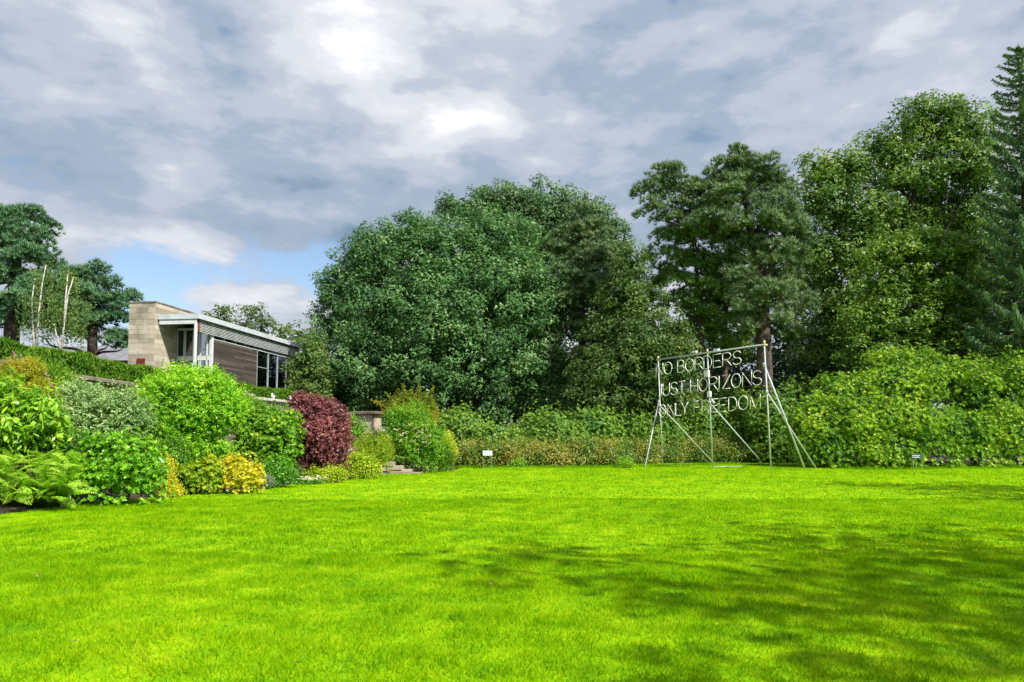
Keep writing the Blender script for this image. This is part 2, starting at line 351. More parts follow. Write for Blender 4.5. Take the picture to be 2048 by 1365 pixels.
# ------------------------------------------------------------------ leaf makers
class Leaves:
    def __init__(s, tri=False): s.V, s.v, s.tri = [], [], tri
    def add(s, c, n, L, Wd, val, a=None):
        N = len(c)
        if N == 0: return
        n = unit(n)
        if a is None: a = rng.normal(size=(N, 3))
        a = unit(a - n * np.sum(a * n, axis=1, keepdims=True)); b = np.cross(n, a)
        L = np.broadcast_to(L, (N,))[:, None]; Wd = np.broadcast_to(Wd, (N,))[:, None]
        if s.tri: q = np.stack([c - a * L * .5 + b * Wd * .5, c - a * L * .42 - b * Wd * .5, c + a * L * .55], axis=1)
        else: q = np.stack([c - a * L * .5, c + b * Wd * .5 + a * L * .04 , c + a * L * .5 - n * L * .12, c - b * Wd * .5 + a * L * .04], axis=1)
        s.V.append(q.reshape(-1, 3)); s.v.append(np.clip(np.broadcast_to(val, (N,)), 0, 1))
    def mesh(s, name, off): return poly_mesh(name, np.concatenate(s.V) - np.asarray(off), 3 if s.tri else 4, np.concatenate(s.v))
    def count(s): return sum(map(len, s.v))
def sphere_dirs(N, zmin=-1.0):
    z = rng.uniform(zmin, 1, N); t = rng.uniform(0, 2 * np.pi, N); r = np.sqrt(1 - z * z)
    return np.stack([r * np.cos(t), r * np.sin(t), z], axis=1)
def clumped(Lv, c, r, nclump, nleaf, lsize, crad, zmin=-.7, flat=.7, outw=.75, upw=.45, rnd=.8, asp=.6, shell=(.78, 1.04), inner=.15, back=.45, tip=0.12):
    """leaves in clumps over an ellipsoid; fewer clumps on the side turned from the lawn"""
    c = np.asarray(c, float); r = np.asarray(r, float)
    d = sphere_dirs(int(nclump * 1.5), zmin)
    keep = (rng.uniform(size=len(d)) < np.where(d[:, 1] > .25, back, 1.0)); d = d[keep][:nclump]
    rad = rng.uniform(*shell, len(d)); k = rng.uniform(size=len(d)) < inner; rad[k] = rng.uniform(.35, .75, k.sum()); k = rng.uniform(size=len(d)) < .2; rad[k] = rng.uniform(1.02, 1.24, k.sum())
    cc = c + d * r * rad[:, None]
    cv = rng.normal(.43, .17, len(d)); crs = crad * rng.uniform(.6, 1.35, len(d))
    n_each = np.maximum(3, (nleaf * (crs / crad) ** 1.6).astype(int))
    idx = np.repeat(np.arange(len(d)), n_each); N = len(idx)
    od = sphere_dirs(N); off = od * (rng.uniform(0.35, 1, N)[:, None] ** .6) * crs[idx][:, None] * np.array([1, 1, flat])
    pos = cc[idx] + off
    nr = unit(d[idx] / r * r.mean()) * outw * .5 + od * outw * .6 + np.array([0, 0, upw]) + rng.normal(size=(N, 3)) * rnd * .5
    L = lsize * rng.uniform(.65, 1.35, N)
    Lv.add(pos, nr, L, L * asp, cv[idx] + rng.normal(0, tip, N))
def whorls(Lv, pos, axis, nleaf, L, Wd, spread=1.1, vmean=.45, vsd=.16):
    """rosettes of leaves round shoot tips"""
    N = len(pos); axis = unit(axis); t = unit(np.cross(axis, rng.normal(size=(N, 3)))); b = np.cross(axis, t)
    wv = rng.normal(vmean, vsd, N)
    for i in range(nleaf):
        an = 2 * np.pi * i / nleaf + rng.uniform(-.35, .35, N)
        out = t * np.cos(an)[:, None] + b * np.sin(an)[:, None]
        sp = spread * rng.uniform(.6, 1.25, N)[:, None]
        a = unit(out * np.sin(sp) + axis * np.cos(sp)); n = unit(axis * np.sin(sp) - out * np.cos(sp))
        ll = L * rng.uniform(.75, 1.25, N)
        Lv.add(pos + a * ll[:, None] * .5, n, ll, Wd * rng.uniform(.8, 1.2, N), wv + rng.normal(0, .07, N), a)
def ell_surface(c, r, N, zmin=-.75, bump=.12, freq=3.0, back=.4, shell=(.9, 1.0)):
    d = sphere_dirs(int(N * 1.6), zmin); d = d[rng.uniform(size=len(d)) < np.where(d[:, 1] > .3, back, 1.0)][:N]
    ph = rng.uniform(0, 6.28, 9); f = d * freq
    b = np.sin(f[:, 0] * 1.3 + ph[0]) * np.sin(f[:, 1] * 1.7 + ph[1]) * .5 + np.sin(f[:, 2] * 2.1 + ph[2] + f[:, 0] * 1.9) * .5 + .4 * np.sin(f[:, 0] * 4.1 + ph[3]) * np.sin(f[:, 2] * 4.7 + ph[4])
    rad = (1 + bump * b) * rng.uniform(*shell, len(d))
    return np.asarray(c) + d * np.asarray(r) * rad[:, None], unit(d / np.asarray(r))
def needles(Lv, pos, axis, n, L, Wd, spread=.9, vm=.45, vs=.14):
    whorls(Lv, pos, axis, n, L, Wd, spread, vm, vs)

def finish_crown(name, Lv, m, t):
    o = link(name, Lv.mesh(name, np.array(t.location)), m, t); o['kind'] = 'stuff'; return o

# ------------------------------------------------------------------ ground
edge_px = [(-420, 1094), (-200, 1058), (0, 1030), (140, 1012), (330, 994), (430, 986), (525, 977), (650, 961), (780, 948), (915, 940)]
edge = np.array([G(*p)[:2] for p in edge_px])
def xedge(y): return np.interp(y, edge[:, 1], edge[:, 0])
wall_line = np.array([(-15.0, 6.0), (-14.8, 16.0), (-14.5, 30.0), (-13.35, 35.5), (-11.3, 46.6), (-10.6, 52)])
def xwall(y): return np.interp(y, wall_line[:, 1], wall_line[:, 0])
TER = 2.8
BX, BY = P(388, 745, 45)[0], 45.0
def sheet(name, xs, ys, zf, m, kind='structure'):
    X, Y = np.meshgrid(xs, ys); Z = zf(X, Y); nx, ny = len(xs), len(ys)
    V = np.stack([X, Y, Z], -1).reshape(-1, 3)
    Fc = [(j * nx + i, j * nx + i + 1, (j + 1) * nx + i + 1, (j + 1) * nx + i) for j in range(ny - 1) for i in range(nx - 1)]
    return tag(link(name, pyd(name, V, Fc, True), m), kind=kind)
g = sheet('ground', np.linspace(-2500, 2500, 11), np.linspace(-2500, 2500, 11), lambda X, Y: X * 0 - .35, M['rough_ground'])
# lawn: left side follows the border, far side ends at the shrubs
ys = np.concatenate([np.linspace(-14, 4, 10), np.linspace(4.5, 48, 88)])
Vl, Fl = [], []; NX = 40
for y in ys:
    x0 = xedge(y) if y > edge[0, 1] else edge[0, 0] + (edge[0, 1] - y) * -.35
    for i in range(NX):
        x = x0 + (62 - x0) * i / (NX - 1)
        Vl.append((x, y, 0.03 * math.sin(x * .5 + 1) * math.sin(y * .37) if i else 0))
for j in range(len(ys) - 1):
    for i in range(NX - 1): Fl.append((j * NX + i, j * NX + i + 1, (j + 1) * NX + i + 1, (j + 1) * NX + i))
lawn = tag(link('lawn', pyd('lawn', Vl, Fl, True), M['lawn']), kind='structure')
def strip(name, xl, xr, n, zf, m, ys):
    V, Fc = [], []
    for y in ys:
        a, b = xl(y), xr(y)
        for i in range(n):
            s = i / (n - 1); x = a + (b - a) * s; V.append((x, y, zf(s, x, y)))
    for j in range(len(ys) - 1):
        for i in range(n - 1): Fc.append((j * n + i, j * n + i + 1, (j + 1) * n + i + 1, (j + 1) * n + i))
    return tag(link(name, pyd(name, V, Fc, True), m), kind='structure')
def bedz(s): return .9 * (1 - s) ** 1.2 - .03 + .05 * (1 - s)
ysb = np.linspace(6, 48, 85)
strip('border_bed', lambda y: xwall(y) - .1, lambda y: xedge(y) + .12, 14, lambda s, x, y: bedz(s) + .06 * math.sin(x * 3) * math.sin(y * 2.3) * (1 - s), M['soil'], ysb)
def bed_height(x, y):
    a, b = xwall(y), xedge(y); s = (x - a) / (b - a)
    return float(bedz(min(max(s, 0), 1)))
def terr(s, x, y):
    d = max(0, (xwall(y) - 3.2) - x); return TER + min(1.55, d * .42)
strip('terrace_ground', lambda y: -120.0, lambda y: xwall(y), 60, terr, M['rough_ground'], np.linspace(-6, 140, 60))
strip('woodland_floor', lambda y: max(xwall(y) + 2, -9.0), lambda y: 90.0, 14, lambda s, x, y: .02 + max(0, y - 46) * .01, M['soil'], np.linspace(47.5, 140, 10))

# ------------------------------------------------------------------ grass blades
def blades(N, ymin, ymax, h, w, margin=1.5):
    y = np.sqrt(rng.uniform(ymin ** 2, ymax ** 2, int(N * 1.15)))
    x = rng.uniform(-1, 1, len(y)) * (y * .735 + margin)
    ok = (x > xedge(y) - .03); x, y = x[ok][:N], y[ok][:N]; n = len(x)
    z = .03 * np.sin(x * .5 + 1) * np.sin(y * .37)
    lf = .75 + .5 * (np.sin(x * 1.9 + np.sin(y * 1.3) * 2) * np.sin(y * 2.3 + np.sin(x * 1.1) * 2)) * .5 + .25 * np.sin(x * 5.1 + y * 3.3) * np.sin(y * 6.1 - x * 2)
    hh = h * rng.uniform(.5, 1.3, n) * np.clip(lf, .45, 1.5); ww = w * rng.uniform(.7, 1.3, n)
    an = rng.uniform(0, 2 * np.pi, n); ln = rng.uniform(.2, 1.2, n) * hh; la = rng.uniform(0, 2 * np.pi, n)
    bx, by = np.cos(an) * ww / 2, np.sin(an) * ww / 2
    p = np.stack([x, y, z - .004], 1)
    a = p + np.stack([bx, by, 0 * x], 1); b = p - np.stack([bx, by, 0 * x], 1); t = p + np.stack([np.cos(la) * ln, np.sin(la) * ln, hh], 1)
    return np.stack([a, b, t], 1).reshape(-1, 3), rng.uniform(0, 1, n)
def tufts():
    out = []
    spots = [tuple(G(x, y)[:2]) for x, y in [(1240, 1330), (1290, 1345), (1340, 1320), (1420, 1345), (1480, 1350), (1500, 1335), (1110, 1335), (1090, 1320), (1130, 1350), (1380, 1350), (980, 1310), (1700, 1330), (300, 1345), (560, 1340), (820, 1330)]]
    spots += [(rng.uniform(-.7, .7) * y, y) for y in rng.uniform(4.6, 14, 150)]
    V, val = [], []
    for x0, y0 in spots:
        if x0 < xedge(y0) + .3: continue
        n = int(rng.integers(25, 60)); c = np.array([x0, y0, 0]) + rng.normal(size=(n, 3)) * [.10, .10, 0]; h = rng.uniform(.06, .13, n); la = rng.normal(rng.uniform(0, 6.28), .9, n)
        an = rng.uniform(0, 6.28, n); w = np.stack([np.cos(an), np.sin(an), 0 * an], 1) * .0045
        t = c + np.stack([np.cos(la) * h * .8, np.sin(la) * h * .8, h * .85], 1)
        V.append(np.stack([c + w, c - w, t], 1).reshape(-1, 3)); val.append(rng.uniform(.55, 1.0, n))
    n = 9000; x = rng.uniform(-6.5, 29, n); fy = np.interp(x, [-6.5, -2, 6, 9, 14, 16.5, 19, 29], [37.2, 39.3, 39.6, 42.6, 45.2, 40.2, 38.0, 38.0]); y = fy + rng.normal(0, .28, n); h = rng.uniform(.05, .20, n)
    c = np.stack([x, y, 0 * x], 1); t = c + np.stack([rng.normal(size=n) * h * .4, rng.normal(size=n) * h * .4, h], 1); w = np.array([.012, 0, 0])
    V.append(np.stack([c + w, c - w, t], 1).reshape(-1, 3)); val.append(rng.uniform(0, .5, n))            # unmown fringe along the far shrubs
    return np.concatenate(V), np.concatenate(val)
parts = [tufts(), blades(235000, 4.2, 10, .060, .0075), blades(210000, 10, 19, .058, .014), blades(155000, 19, 44, .055, .03)]
tag(link('grass', poly_mesh('grass', np.concatenate([p[0] for p in parts]), 3, np.concatenate([p[1] for p in parts])), M['blade']),
    'short bright green mown grass covering the lawn', 'grass', kind='stuff')

# ------------------------------------------------------------------ trees
def limb_path(a, b, sag=.0, n=6, wob=.25):
    a, b = np.array(a, float), np.array(b, float); L = np.linalg.norm(b - a); out = []
    ph = rng.uniform(0, 6.28, 3)
    for i in range(n):
        t = i / (n - 1); p = a + (b - a) * np.array([t, t, t ** .8]) if sag == 0 else a + (b - a) * t
        p = p + wob * L * .12 * math.sin(math.pi * t) * np.array([math.sin(t * 5 + ph[0]), math.sin(t * 4 + ph[1]), .5 * math.sin(t * 6 + ph[2])])
        out.append(p)
    return out
def to_lobes(px_lobes, Y, dz=.9):
    """(px, py, rx, ry[, dY]) ellipses seen in the photograph at distance Y, with depth of their own"""
    out = []
    for q in px_lobes:
        yy = Y + (q[4] if len(q) > 4 else 0); c = P(q[0], q[1], yy); s = yy / F
        out.append((c, np.array([q[2] * s, max(q[2], q[3]) * s * dz, q[3] * s])))
    return out
def broadleaf(name, label, base, trunk_top, tr, lobes, m, leaf=.235, dens=1.0, crad=.8, nleaf=72, cat='tree', group=None, bark='bark', limbs=7, cores=True, inner=.15, zmin=-.75, nlimb_r=.32, asp=.62):
    t = thing(name, label, cat, base, group=group)
    top = np.array(trunk_top)
    tube_obj('trunk', limb_path(np.array(base) - [0, 0, .4], top, 1, 7, .12), np.linspace(tr * 1.25, tr * .55, 7), M[bark], t, 10)
    order = sorted(range(len(lobes)), key=lambda i: -lobes[i][1][0])[:limbs]
    for i in order:
        c = lobes[i][0]; f = rng.uniform(.45, .95); st = np.array(base) + (top - np.array(base)) * f
        if c[2] < st[2]: st = np.array(base) + (top - np.array(base)) * .4
        tube_obj('limb', limb_path(st, c + [0, 0, .3 * lobes[i][1][2]], 0, 7, .8), np.linspace(tr * nlimb_r, .04, 7), M[bark], t, 6)
    Lv = Leaves(True)
    for c, r in lobes:
        area = (r[0] * r[1] + r[0] * r[2] + r[1] * r[2]) * 4.19
        nc = int(max(6, area * .62 * dens / crad ** 2))
        clumped(Lv, c, r, nc, nleaf, leaf, crad, zmin=zmin, inner=inner, asp=asp)
        if cores:                                       # big inner leaves against a hollow crown, shade put in their dark tone
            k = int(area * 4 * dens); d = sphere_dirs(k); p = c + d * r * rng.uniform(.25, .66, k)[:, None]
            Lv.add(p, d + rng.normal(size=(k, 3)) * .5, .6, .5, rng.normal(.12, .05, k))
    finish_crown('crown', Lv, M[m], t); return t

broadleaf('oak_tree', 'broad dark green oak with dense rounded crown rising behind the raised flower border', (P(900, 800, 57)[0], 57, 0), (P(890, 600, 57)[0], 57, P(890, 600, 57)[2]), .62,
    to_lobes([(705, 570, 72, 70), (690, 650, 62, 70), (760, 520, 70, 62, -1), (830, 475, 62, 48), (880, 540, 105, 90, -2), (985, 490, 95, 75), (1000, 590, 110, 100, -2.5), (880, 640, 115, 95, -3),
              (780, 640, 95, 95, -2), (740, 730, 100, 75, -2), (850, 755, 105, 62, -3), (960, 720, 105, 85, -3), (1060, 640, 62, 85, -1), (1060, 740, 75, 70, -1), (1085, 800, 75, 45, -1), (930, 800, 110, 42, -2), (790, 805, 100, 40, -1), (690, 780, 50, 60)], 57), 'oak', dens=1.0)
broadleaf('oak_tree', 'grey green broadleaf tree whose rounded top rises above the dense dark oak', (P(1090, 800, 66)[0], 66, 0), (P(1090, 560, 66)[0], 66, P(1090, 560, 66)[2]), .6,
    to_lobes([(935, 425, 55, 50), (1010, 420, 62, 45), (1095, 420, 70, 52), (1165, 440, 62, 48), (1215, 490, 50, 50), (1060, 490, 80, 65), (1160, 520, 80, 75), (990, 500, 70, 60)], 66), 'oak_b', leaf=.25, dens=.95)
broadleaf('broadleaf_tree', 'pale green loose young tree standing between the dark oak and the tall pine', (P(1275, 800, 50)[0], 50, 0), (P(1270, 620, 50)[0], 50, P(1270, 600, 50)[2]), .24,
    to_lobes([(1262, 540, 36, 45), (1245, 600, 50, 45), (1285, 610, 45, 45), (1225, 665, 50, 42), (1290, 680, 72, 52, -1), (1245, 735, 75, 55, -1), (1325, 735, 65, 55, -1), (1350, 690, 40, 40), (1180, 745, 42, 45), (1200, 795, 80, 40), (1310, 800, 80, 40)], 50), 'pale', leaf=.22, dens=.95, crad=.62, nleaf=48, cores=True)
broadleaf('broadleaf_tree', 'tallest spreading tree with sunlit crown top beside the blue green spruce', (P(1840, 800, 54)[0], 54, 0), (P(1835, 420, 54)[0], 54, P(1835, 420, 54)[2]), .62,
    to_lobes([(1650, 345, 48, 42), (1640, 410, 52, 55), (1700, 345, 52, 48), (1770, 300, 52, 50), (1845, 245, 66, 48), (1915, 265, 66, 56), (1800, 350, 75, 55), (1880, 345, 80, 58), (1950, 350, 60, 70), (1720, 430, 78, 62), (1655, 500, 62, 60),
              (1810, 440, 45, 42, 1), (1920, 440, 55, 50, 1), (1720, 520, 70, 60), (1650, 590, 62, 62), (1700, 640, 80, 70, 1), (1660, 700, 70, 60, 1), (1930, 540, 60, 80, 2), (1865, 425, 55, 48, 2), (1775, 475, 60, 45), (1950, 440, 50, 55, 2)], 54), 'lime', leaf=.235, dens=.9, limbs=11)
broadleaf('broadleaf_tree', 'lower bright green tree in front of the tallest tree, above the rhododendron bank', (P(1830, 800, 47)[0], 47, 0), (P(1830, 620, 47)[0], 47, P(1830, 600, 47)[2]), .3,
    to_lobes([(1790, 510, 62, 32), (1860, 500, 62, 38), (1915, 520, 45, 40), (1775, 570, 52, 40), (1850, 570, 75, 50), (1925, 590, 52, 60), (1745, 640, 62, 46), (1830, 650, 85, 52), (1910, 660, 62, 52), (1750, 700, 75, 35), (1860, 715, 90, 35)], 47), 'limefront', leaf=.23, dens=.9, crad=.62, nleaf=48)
# thick shade behind the first trees: an unbroken wood
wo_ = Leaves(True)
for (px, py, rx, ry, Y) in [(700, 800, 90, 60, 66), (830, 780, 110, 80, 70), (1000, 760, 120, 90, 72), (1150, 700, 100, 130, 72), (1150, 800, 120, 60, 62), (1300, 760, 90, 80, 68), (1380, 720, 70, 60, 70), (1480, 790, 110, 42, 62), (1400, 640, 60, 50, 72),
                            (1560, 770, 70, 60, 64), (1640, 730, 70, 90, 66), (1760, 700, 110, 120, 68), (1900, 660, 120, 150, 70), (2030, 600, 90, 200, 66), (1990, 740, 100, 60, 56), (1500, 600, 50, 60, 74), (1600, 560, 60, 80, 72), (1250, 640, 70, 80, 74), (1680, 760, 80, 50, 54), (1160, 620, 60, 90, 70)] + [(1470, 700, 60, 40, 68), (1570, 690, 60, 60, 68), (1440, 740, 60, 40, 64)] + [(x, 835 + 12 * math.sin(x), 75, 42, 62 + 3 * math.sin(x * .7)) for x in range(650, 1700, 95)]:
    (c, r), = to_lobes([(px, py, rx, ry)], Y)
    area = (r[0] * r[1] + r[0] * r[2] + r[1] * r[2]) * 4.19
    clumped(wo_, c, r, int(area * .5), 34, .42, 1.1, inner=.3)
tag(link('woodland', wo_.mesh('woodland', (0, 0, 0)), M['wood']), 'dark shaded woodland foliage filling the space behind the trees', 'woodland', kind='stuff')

def pine(name, label, base, axis_pts, radii, pads, m, bark='pine_bark', tuft=.42, dens=1.0, cat='tree', group=None, nn=9):
    """pads: (centre, radii) flat masses of needle tufts carried on limbs"""
    t = thing(name, label, cat, base, group=group)
    tube_obj('trunk', axis_pts, radii, M[bark], t, 10)
    ax = np.array(axis_pts)
    Lv = Leaves(True)
    for c, r in pads:
        r = r * np.array([1, 1, 1.65])
        j = np.argmin(np.abs(ax[:, 2] - (c[2] - .25 * np.hypot(c[0] - ax[0, 0], c[1] - ax[0, 1])))); st = ax[j]
        tube_obj('limb', limb_path(st, c - [0, 0, r[2] * .35], 1, 6, .6), np.linspace(.13, .035, 6), M[bark], t, 6)
        area = (r[0] * r[1] + r[0] * r[2] + r[1] * r[2]) * 4.19
        # small boughs inside the pad, each a little dome of tufts
        nb = int(max(6, area * .62))
        d = sphere_dirs(nb, -.35); bc = c + d * r * rng.uniform(.55, 1.0, nb)[:, None]
        for q in range(nb):
            br = rng.uniform(.5, .85); N = int(30 * dens)
            dd = sphere_dirs(N, -.25); p = bc[q] + dd * np.array([br, br, br * .72]) * rng.uniform(.6, 1, N)[:, None]
            needles(Lv, p, dd * .7 + d[q] * .6 + np.array([0, 0, .55]), nn, tuft * .8, .058, .75, rng.normal(.45, .1), .12)
    finish_crown('crown', Lv, M[m], t); return t
def px_axis(pts, n_off=0): return [P(*p) for p in pts]
pine('scots_pine', 'tall pine with thick reddish trunk and layered open crown behind the text sign', (P(1528, 800, 49)[0], 49, 0),
     [np.array([P(1528, 800, 49)[0], 49, -.3]), P(1530, 760, 49), P(1527, 650, 49), P(1522, 560, 49.2), P(1505, 470, 49.3), P(1490, 400, 49.4), P(1478, 335, 49.5)], [.55, .52, .48, .42, .3, .18, .06],
     to_lobes([(1480, 335, 40, 26), (1445, 365, 50, 26), (1515, 360, 50, 28), (1550, 380, 38, 26), (1400, 400, 42, 22), (1465, 405, 60, 28, -1), (1540, 425, 55, 26, -1), (1330, 350, 30, 22), (1345, 385, 38, 18), (1298, 390, 24, 14), (1305, 430, 30, 14),
               (1370, 435, 45, 20), (1430, 450, 50, 24, -1), (1510, 455, 60, 24, -1.5), (1575, 460, 40, 24), (1500, 510, 50, 20), (1540, 520, 60, 24, -1), (1590, 500, 40, 28), (1480, 560, 30, 14, -1), (1520, 590, 55, 18, -1.5), (1570, 590, 40, 20), (1530, 650, 60, 16, -1), (1420, 405, 45, 26, 1), (1490, 375, 60, 30, 1.5), (1455, 480, 50, 24, 1), (1560, 550, 55, 26, 1), (1600, 620, 40, 24), (1500, 620, 36, 16, -1.5), (1565, 670, 40, 18, 1), (1380, 470, 40, 20, 1), (1545, 470, 60, 28, 1)], 49.5, .8), 'pine', dens=1.1)
pine('scots_pine', 'shorter yellow green pine with thin bare lower trunk beside the tall pine', (P(1402, 800, 52)[0], 52, 0),
     [np.array([P(1402, 800, 52)[0], 52, -.3]), P(1404, 740, 52), P(1400, 640, 52), P(1396, 560, 52), P(1385, 480, 52)], [.24, .23, .2, .14, .05],
     to_lobes([(1350, 480, 40, 20), (1400, 490, 45, 22), (1330, 525, 45, 22), (1390, 540, 55, 24), (1440, 545, 40, 20), (1345, 580, 50, 22), (1420, 590, 55, 18, -1), (1390, 625, 40, 14, -1), (1350, 610, 35, 16)], 52, .8), 'pine_y', dens=1.0)
pine('scots_pine', 'slender pine with low drooping boughs seen just above the text sign', (P(1450, 800, 55)[0], 55, 0),
     [np.array([P(1450, 800, 55)[0], 55, -.3]), P(1449, 740, 55), P(1449, 660, 55), P(1455, 580, 55), P(1460, 520, 55)], [.26, .25, .2, .13, .05],
     to_lobes([(1450, 540, 50, 25), (1420, 655, 40, 14, -2), (1475, 640, 40, 16), (1455, 600, 40, 20), (1490, 690, 40, 15), (1420, 610, 40, 22, 1), (1470, 565, 50, 24, 1), (1430, 690, 36, 13, -2), (1395, 670, 40, 16, -1), (1480, 720, 30, 14, 1)], 55, .8), 'pine_y', dens=1.0)
pine('scots_pine', 'dark green conical pine leaning against the right flank of the oak', (P(1165, 800, 56)[0], 56, 0),
     [np.array([P(1165, 800, 56)[0], 56, -.3]), P(1165, 740, 56), P(1163, 620, 56), P(1160, 500, 56), P(1158, 430, 56)], [.36, .34, .27, .15, .05],
     to_lobes([(1158, 445, 28, 22), (1150, 480, 42, 22), (1195, 470, 38, 20), (1120, 515, 42, 22), (1180, 520, 50, 22, -1), (1225, 520, 30, 20), (1135, 560, 50, 22, -1), (1190, 570, 50, 20, -1), (1150, 610, 50, 22, -1), (1200, 620, 40, 20), (1130, 660, 45, 24), (1180, 680, 40, 20), (1150, 730, 50, 24), (1110, 600, 40, 30)], 56, .8), 'pine', dens=1.0)
pine('scots_pine', 'large blue green pine with heavy rounded crown behind the terrace hedge', (P(25, 690, 47)[0], 47, 4.2),
     [P(22, 715, 47), P(24, 640, 47), P(30, 560, 47), P(38, 480, 47), P(40, 430, 47)], [.5, .46, .36, .2, .06],
     to_lobes([(48, 440, 32, 20), (15, 445, 40, 20), (70, 465, 34, 20), (20, 485, 50, 22), (80, 500, 34, 20), (40, 525, 50, 22, -1), (95, 530, 30, 20), (-30, 500, 40, 30), (10, 565, 55, 24, -1), (75, 570, 45, 22), (30, 605, 60, 22, -1), (90, 610, 40, 24), (-10, 640, 50, 24), (60, 645, 45, 22), (-50, 560, 45, 40)], 47, .8), 'bluepine', dens=1.1)
pine('scots_pine', 'smaller blue green pine standing next to the sandstone wall of the building', (P(185, 690, 50)[0], 50, 4.3),
     [P(185, 712, 50), P(184, 650, 50), P(180, 590, 50), P(178, 545, 50)], [.34, .3, .2, .05],
     to_lobes([(185, 545, 24, 14), (150, 560, 34, 20), (215, 580, 24, 14), (175, 585, 40, 20), (195, 615, 40, 20), (225, 625, 26, 18), (160, 630, 40, 22), (200, 655, 40, 20), (235, 650, 22, 24), (150, 670, 40, 22), (215, 685, 30, 16), (130, 600, 34, 26), (110, 650, 40, 30), (85, 600, 36, 28, 3), (110, 560, 30, 24, 3), (60, 650, 40, 28, 3), (140, 650, 44, 30, 3), (258, 606, 9, 12, 2), (245, 690, 20, 16, 1)], 50, .8), 'bluepine', dens=1.0)

def spruce(name, label, px_top, py_top, Y, Rmax, m):
    top = P(px_top, py_top, Y); base = np.array([top[0], Y, 0.]); H = top[2]
    t = thing(name, label, 'tree', base)
    tube_obj('trunk', [base - [0, 0, .3], base + [0, 0, H * .3], base + [0, 0, H * .7], top], [.45, .36, .17, .02], M['pine_bark'], t, 10)
    Lv = Leaves(True); z = 2.4
    while z < H - .25:
        f = (H - z) / H; R = Rmax * f ** .66 * rng.uniform(.82, 1.12) + .12; nb = int(5 + 3 * f); a0 = rng.uniform(0, 6.28)
        for i in range(nb):
            an = a0 + 2 * math.pi * i / nb + rng.uniform(-.3, .3); o = np.array([math.cos(an), math.sin(an), 0]); R_ = R * rng.uniform(.62, 1.18)
            n = max(6, int(R_ / .11)); s = np.linspace(.06, 1, n)
            droop = (.42 - .85 * f) * R_ * s + .42 * R_ * s ** 2.5 * (.35 + f)
            ax = base + np.array([0, 0, z + rng.uniform(-.15, .15)]) + o * (R_ * s)[:, None] + np.array([0, 0, 1.]) * droop[:, None]
            if R_ > .8 and rng.uniform() < .4: tube_obj('limb', ax[[0, n // 2, n - 1]], [.05, .03, .01], M['pine_bark'], t, 4)
            side = np.array([-o[1], o[0], 0]); bv = rng.normal(.42, .12)
            for sg in (-1, 1):
                L = (.10 + .26 * R_ * (1 - s) * np.minimum(1, s * 5)) * rng.uniform(.7, 1.2, n)
                dirv = unit(side * sg * .75 + o * .75 + np.array([0, 0, -.45 * f]) + rng.normal(size=(n, 3)) * .14)
                for q in (.3, .62, .95):
                    p = ax + dirv * (L * q)[:, None] + rng.normal(size=(n, 3)) * .03 + np.array([0, 0, -.14 * q * f])
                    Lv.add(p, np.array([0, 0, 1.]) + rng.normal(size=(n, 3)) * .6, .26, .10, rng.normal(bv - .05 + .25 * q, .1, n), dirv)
                if f > .2:
                    for q in (.25, .6):
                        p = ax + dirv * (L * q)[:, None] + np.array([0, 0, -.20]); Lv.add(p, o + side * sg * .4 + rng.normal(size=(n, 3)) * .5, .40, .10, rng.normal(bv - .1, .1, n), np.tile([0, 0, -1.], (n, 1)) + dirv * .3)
            for q in range(2): Lv.add(ax + rng.normal(size=(n, 3)) * .03, np.array([0, 0, 1.]) + rng.normal(size=(n, 3)) * .6, .28, .11, rng.normal(bv + .12, .1, n), np.tile(o, (n, 1)))
        z += .42 + .42 * f
    Lv.add(np.tile(top, (10, 1)) - np.linspace(0, .8, 10)[:, None] * [0, 0, 1], rng.normal(size=(10, 3)), .3, .08, .5, np.tile([0, 0, 1.], (10, 1)))
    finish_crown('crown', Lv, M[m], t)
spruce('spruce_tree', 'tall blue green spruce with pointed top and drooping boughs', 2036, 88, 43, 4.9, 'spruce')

def birch(name, label, base, stems, Y, m, zones):
    t = thing(name, label, 'tree', base, group='birches behind the terrace hedge')
    for st in stems: tube_obj('trunk', [P(x, y, Y - .4) for x, y in st], np.linspace(.062, .022, len(st)), M['birch_bark'], t, 8)
    Lv = Leaves(True)
    for px, py, rx, ry in zones:
        (c, r), = to_lobes([(px, py - 12, rx, ry + 4)], Y); k = int(520 * r[0] * r[2]); d = sphere_dirs(k)
        strand = c + d[::12] * r * rng.uniform(.3, 1, len(d[::12]))[:, None]
        p = np.repeat(strand, 12, 0)[:k]; p = p + np.array([0, 0, -1]) * (np.tile(np.linspace(0, .9, 12), len(strand))[:k])[:, None] + rng.normal(size=p.shape) * .06
        Lv.add(p, rng.normal(size=p.shape) + [0, -.3, .2], .13, .09, rng.normal(.45, .17, len(p)))
    finish_crown('crown', Lv, M[m], t)
birch('birch_tree', 'slim birch with two white stems in front of the large blue green pine', (P(70, 690, 39)[0], 39, 4.2),
      [[(72, 712), (76, 640), (84, 570), (92, 530)], [(70, 710), (66, 660), (64, 600), (70, 555)]], 39, 'birch', [(90, 545, 18, 22), (70, 575, 18, 26), (85, 560, 24, 28), (62, 620, 30, 35), (95, 620, 26, 40), (70, 660, 36, 24)])
birch('birch_tree', 'slim birch with forked white trunk beside the smaller blue green pine', (P(125, 700, 38.5)[0], 38.5, 4.2),
      [[(122, 718), (128, 650), (136, 590), (147, 555)], [(127, 655), (131, 600), (136, 545)], [(121, 700), (113, 672), (108, 648)]], 38.5, 'birch', [(142, 560, 20, 24), (134, 575, 22, 28), (140, 560, 24, 26), (128, 610, 32, 36), (160, 625, 28, 42), (120, 650, 36, 34), (155, 670, 24, 24)])
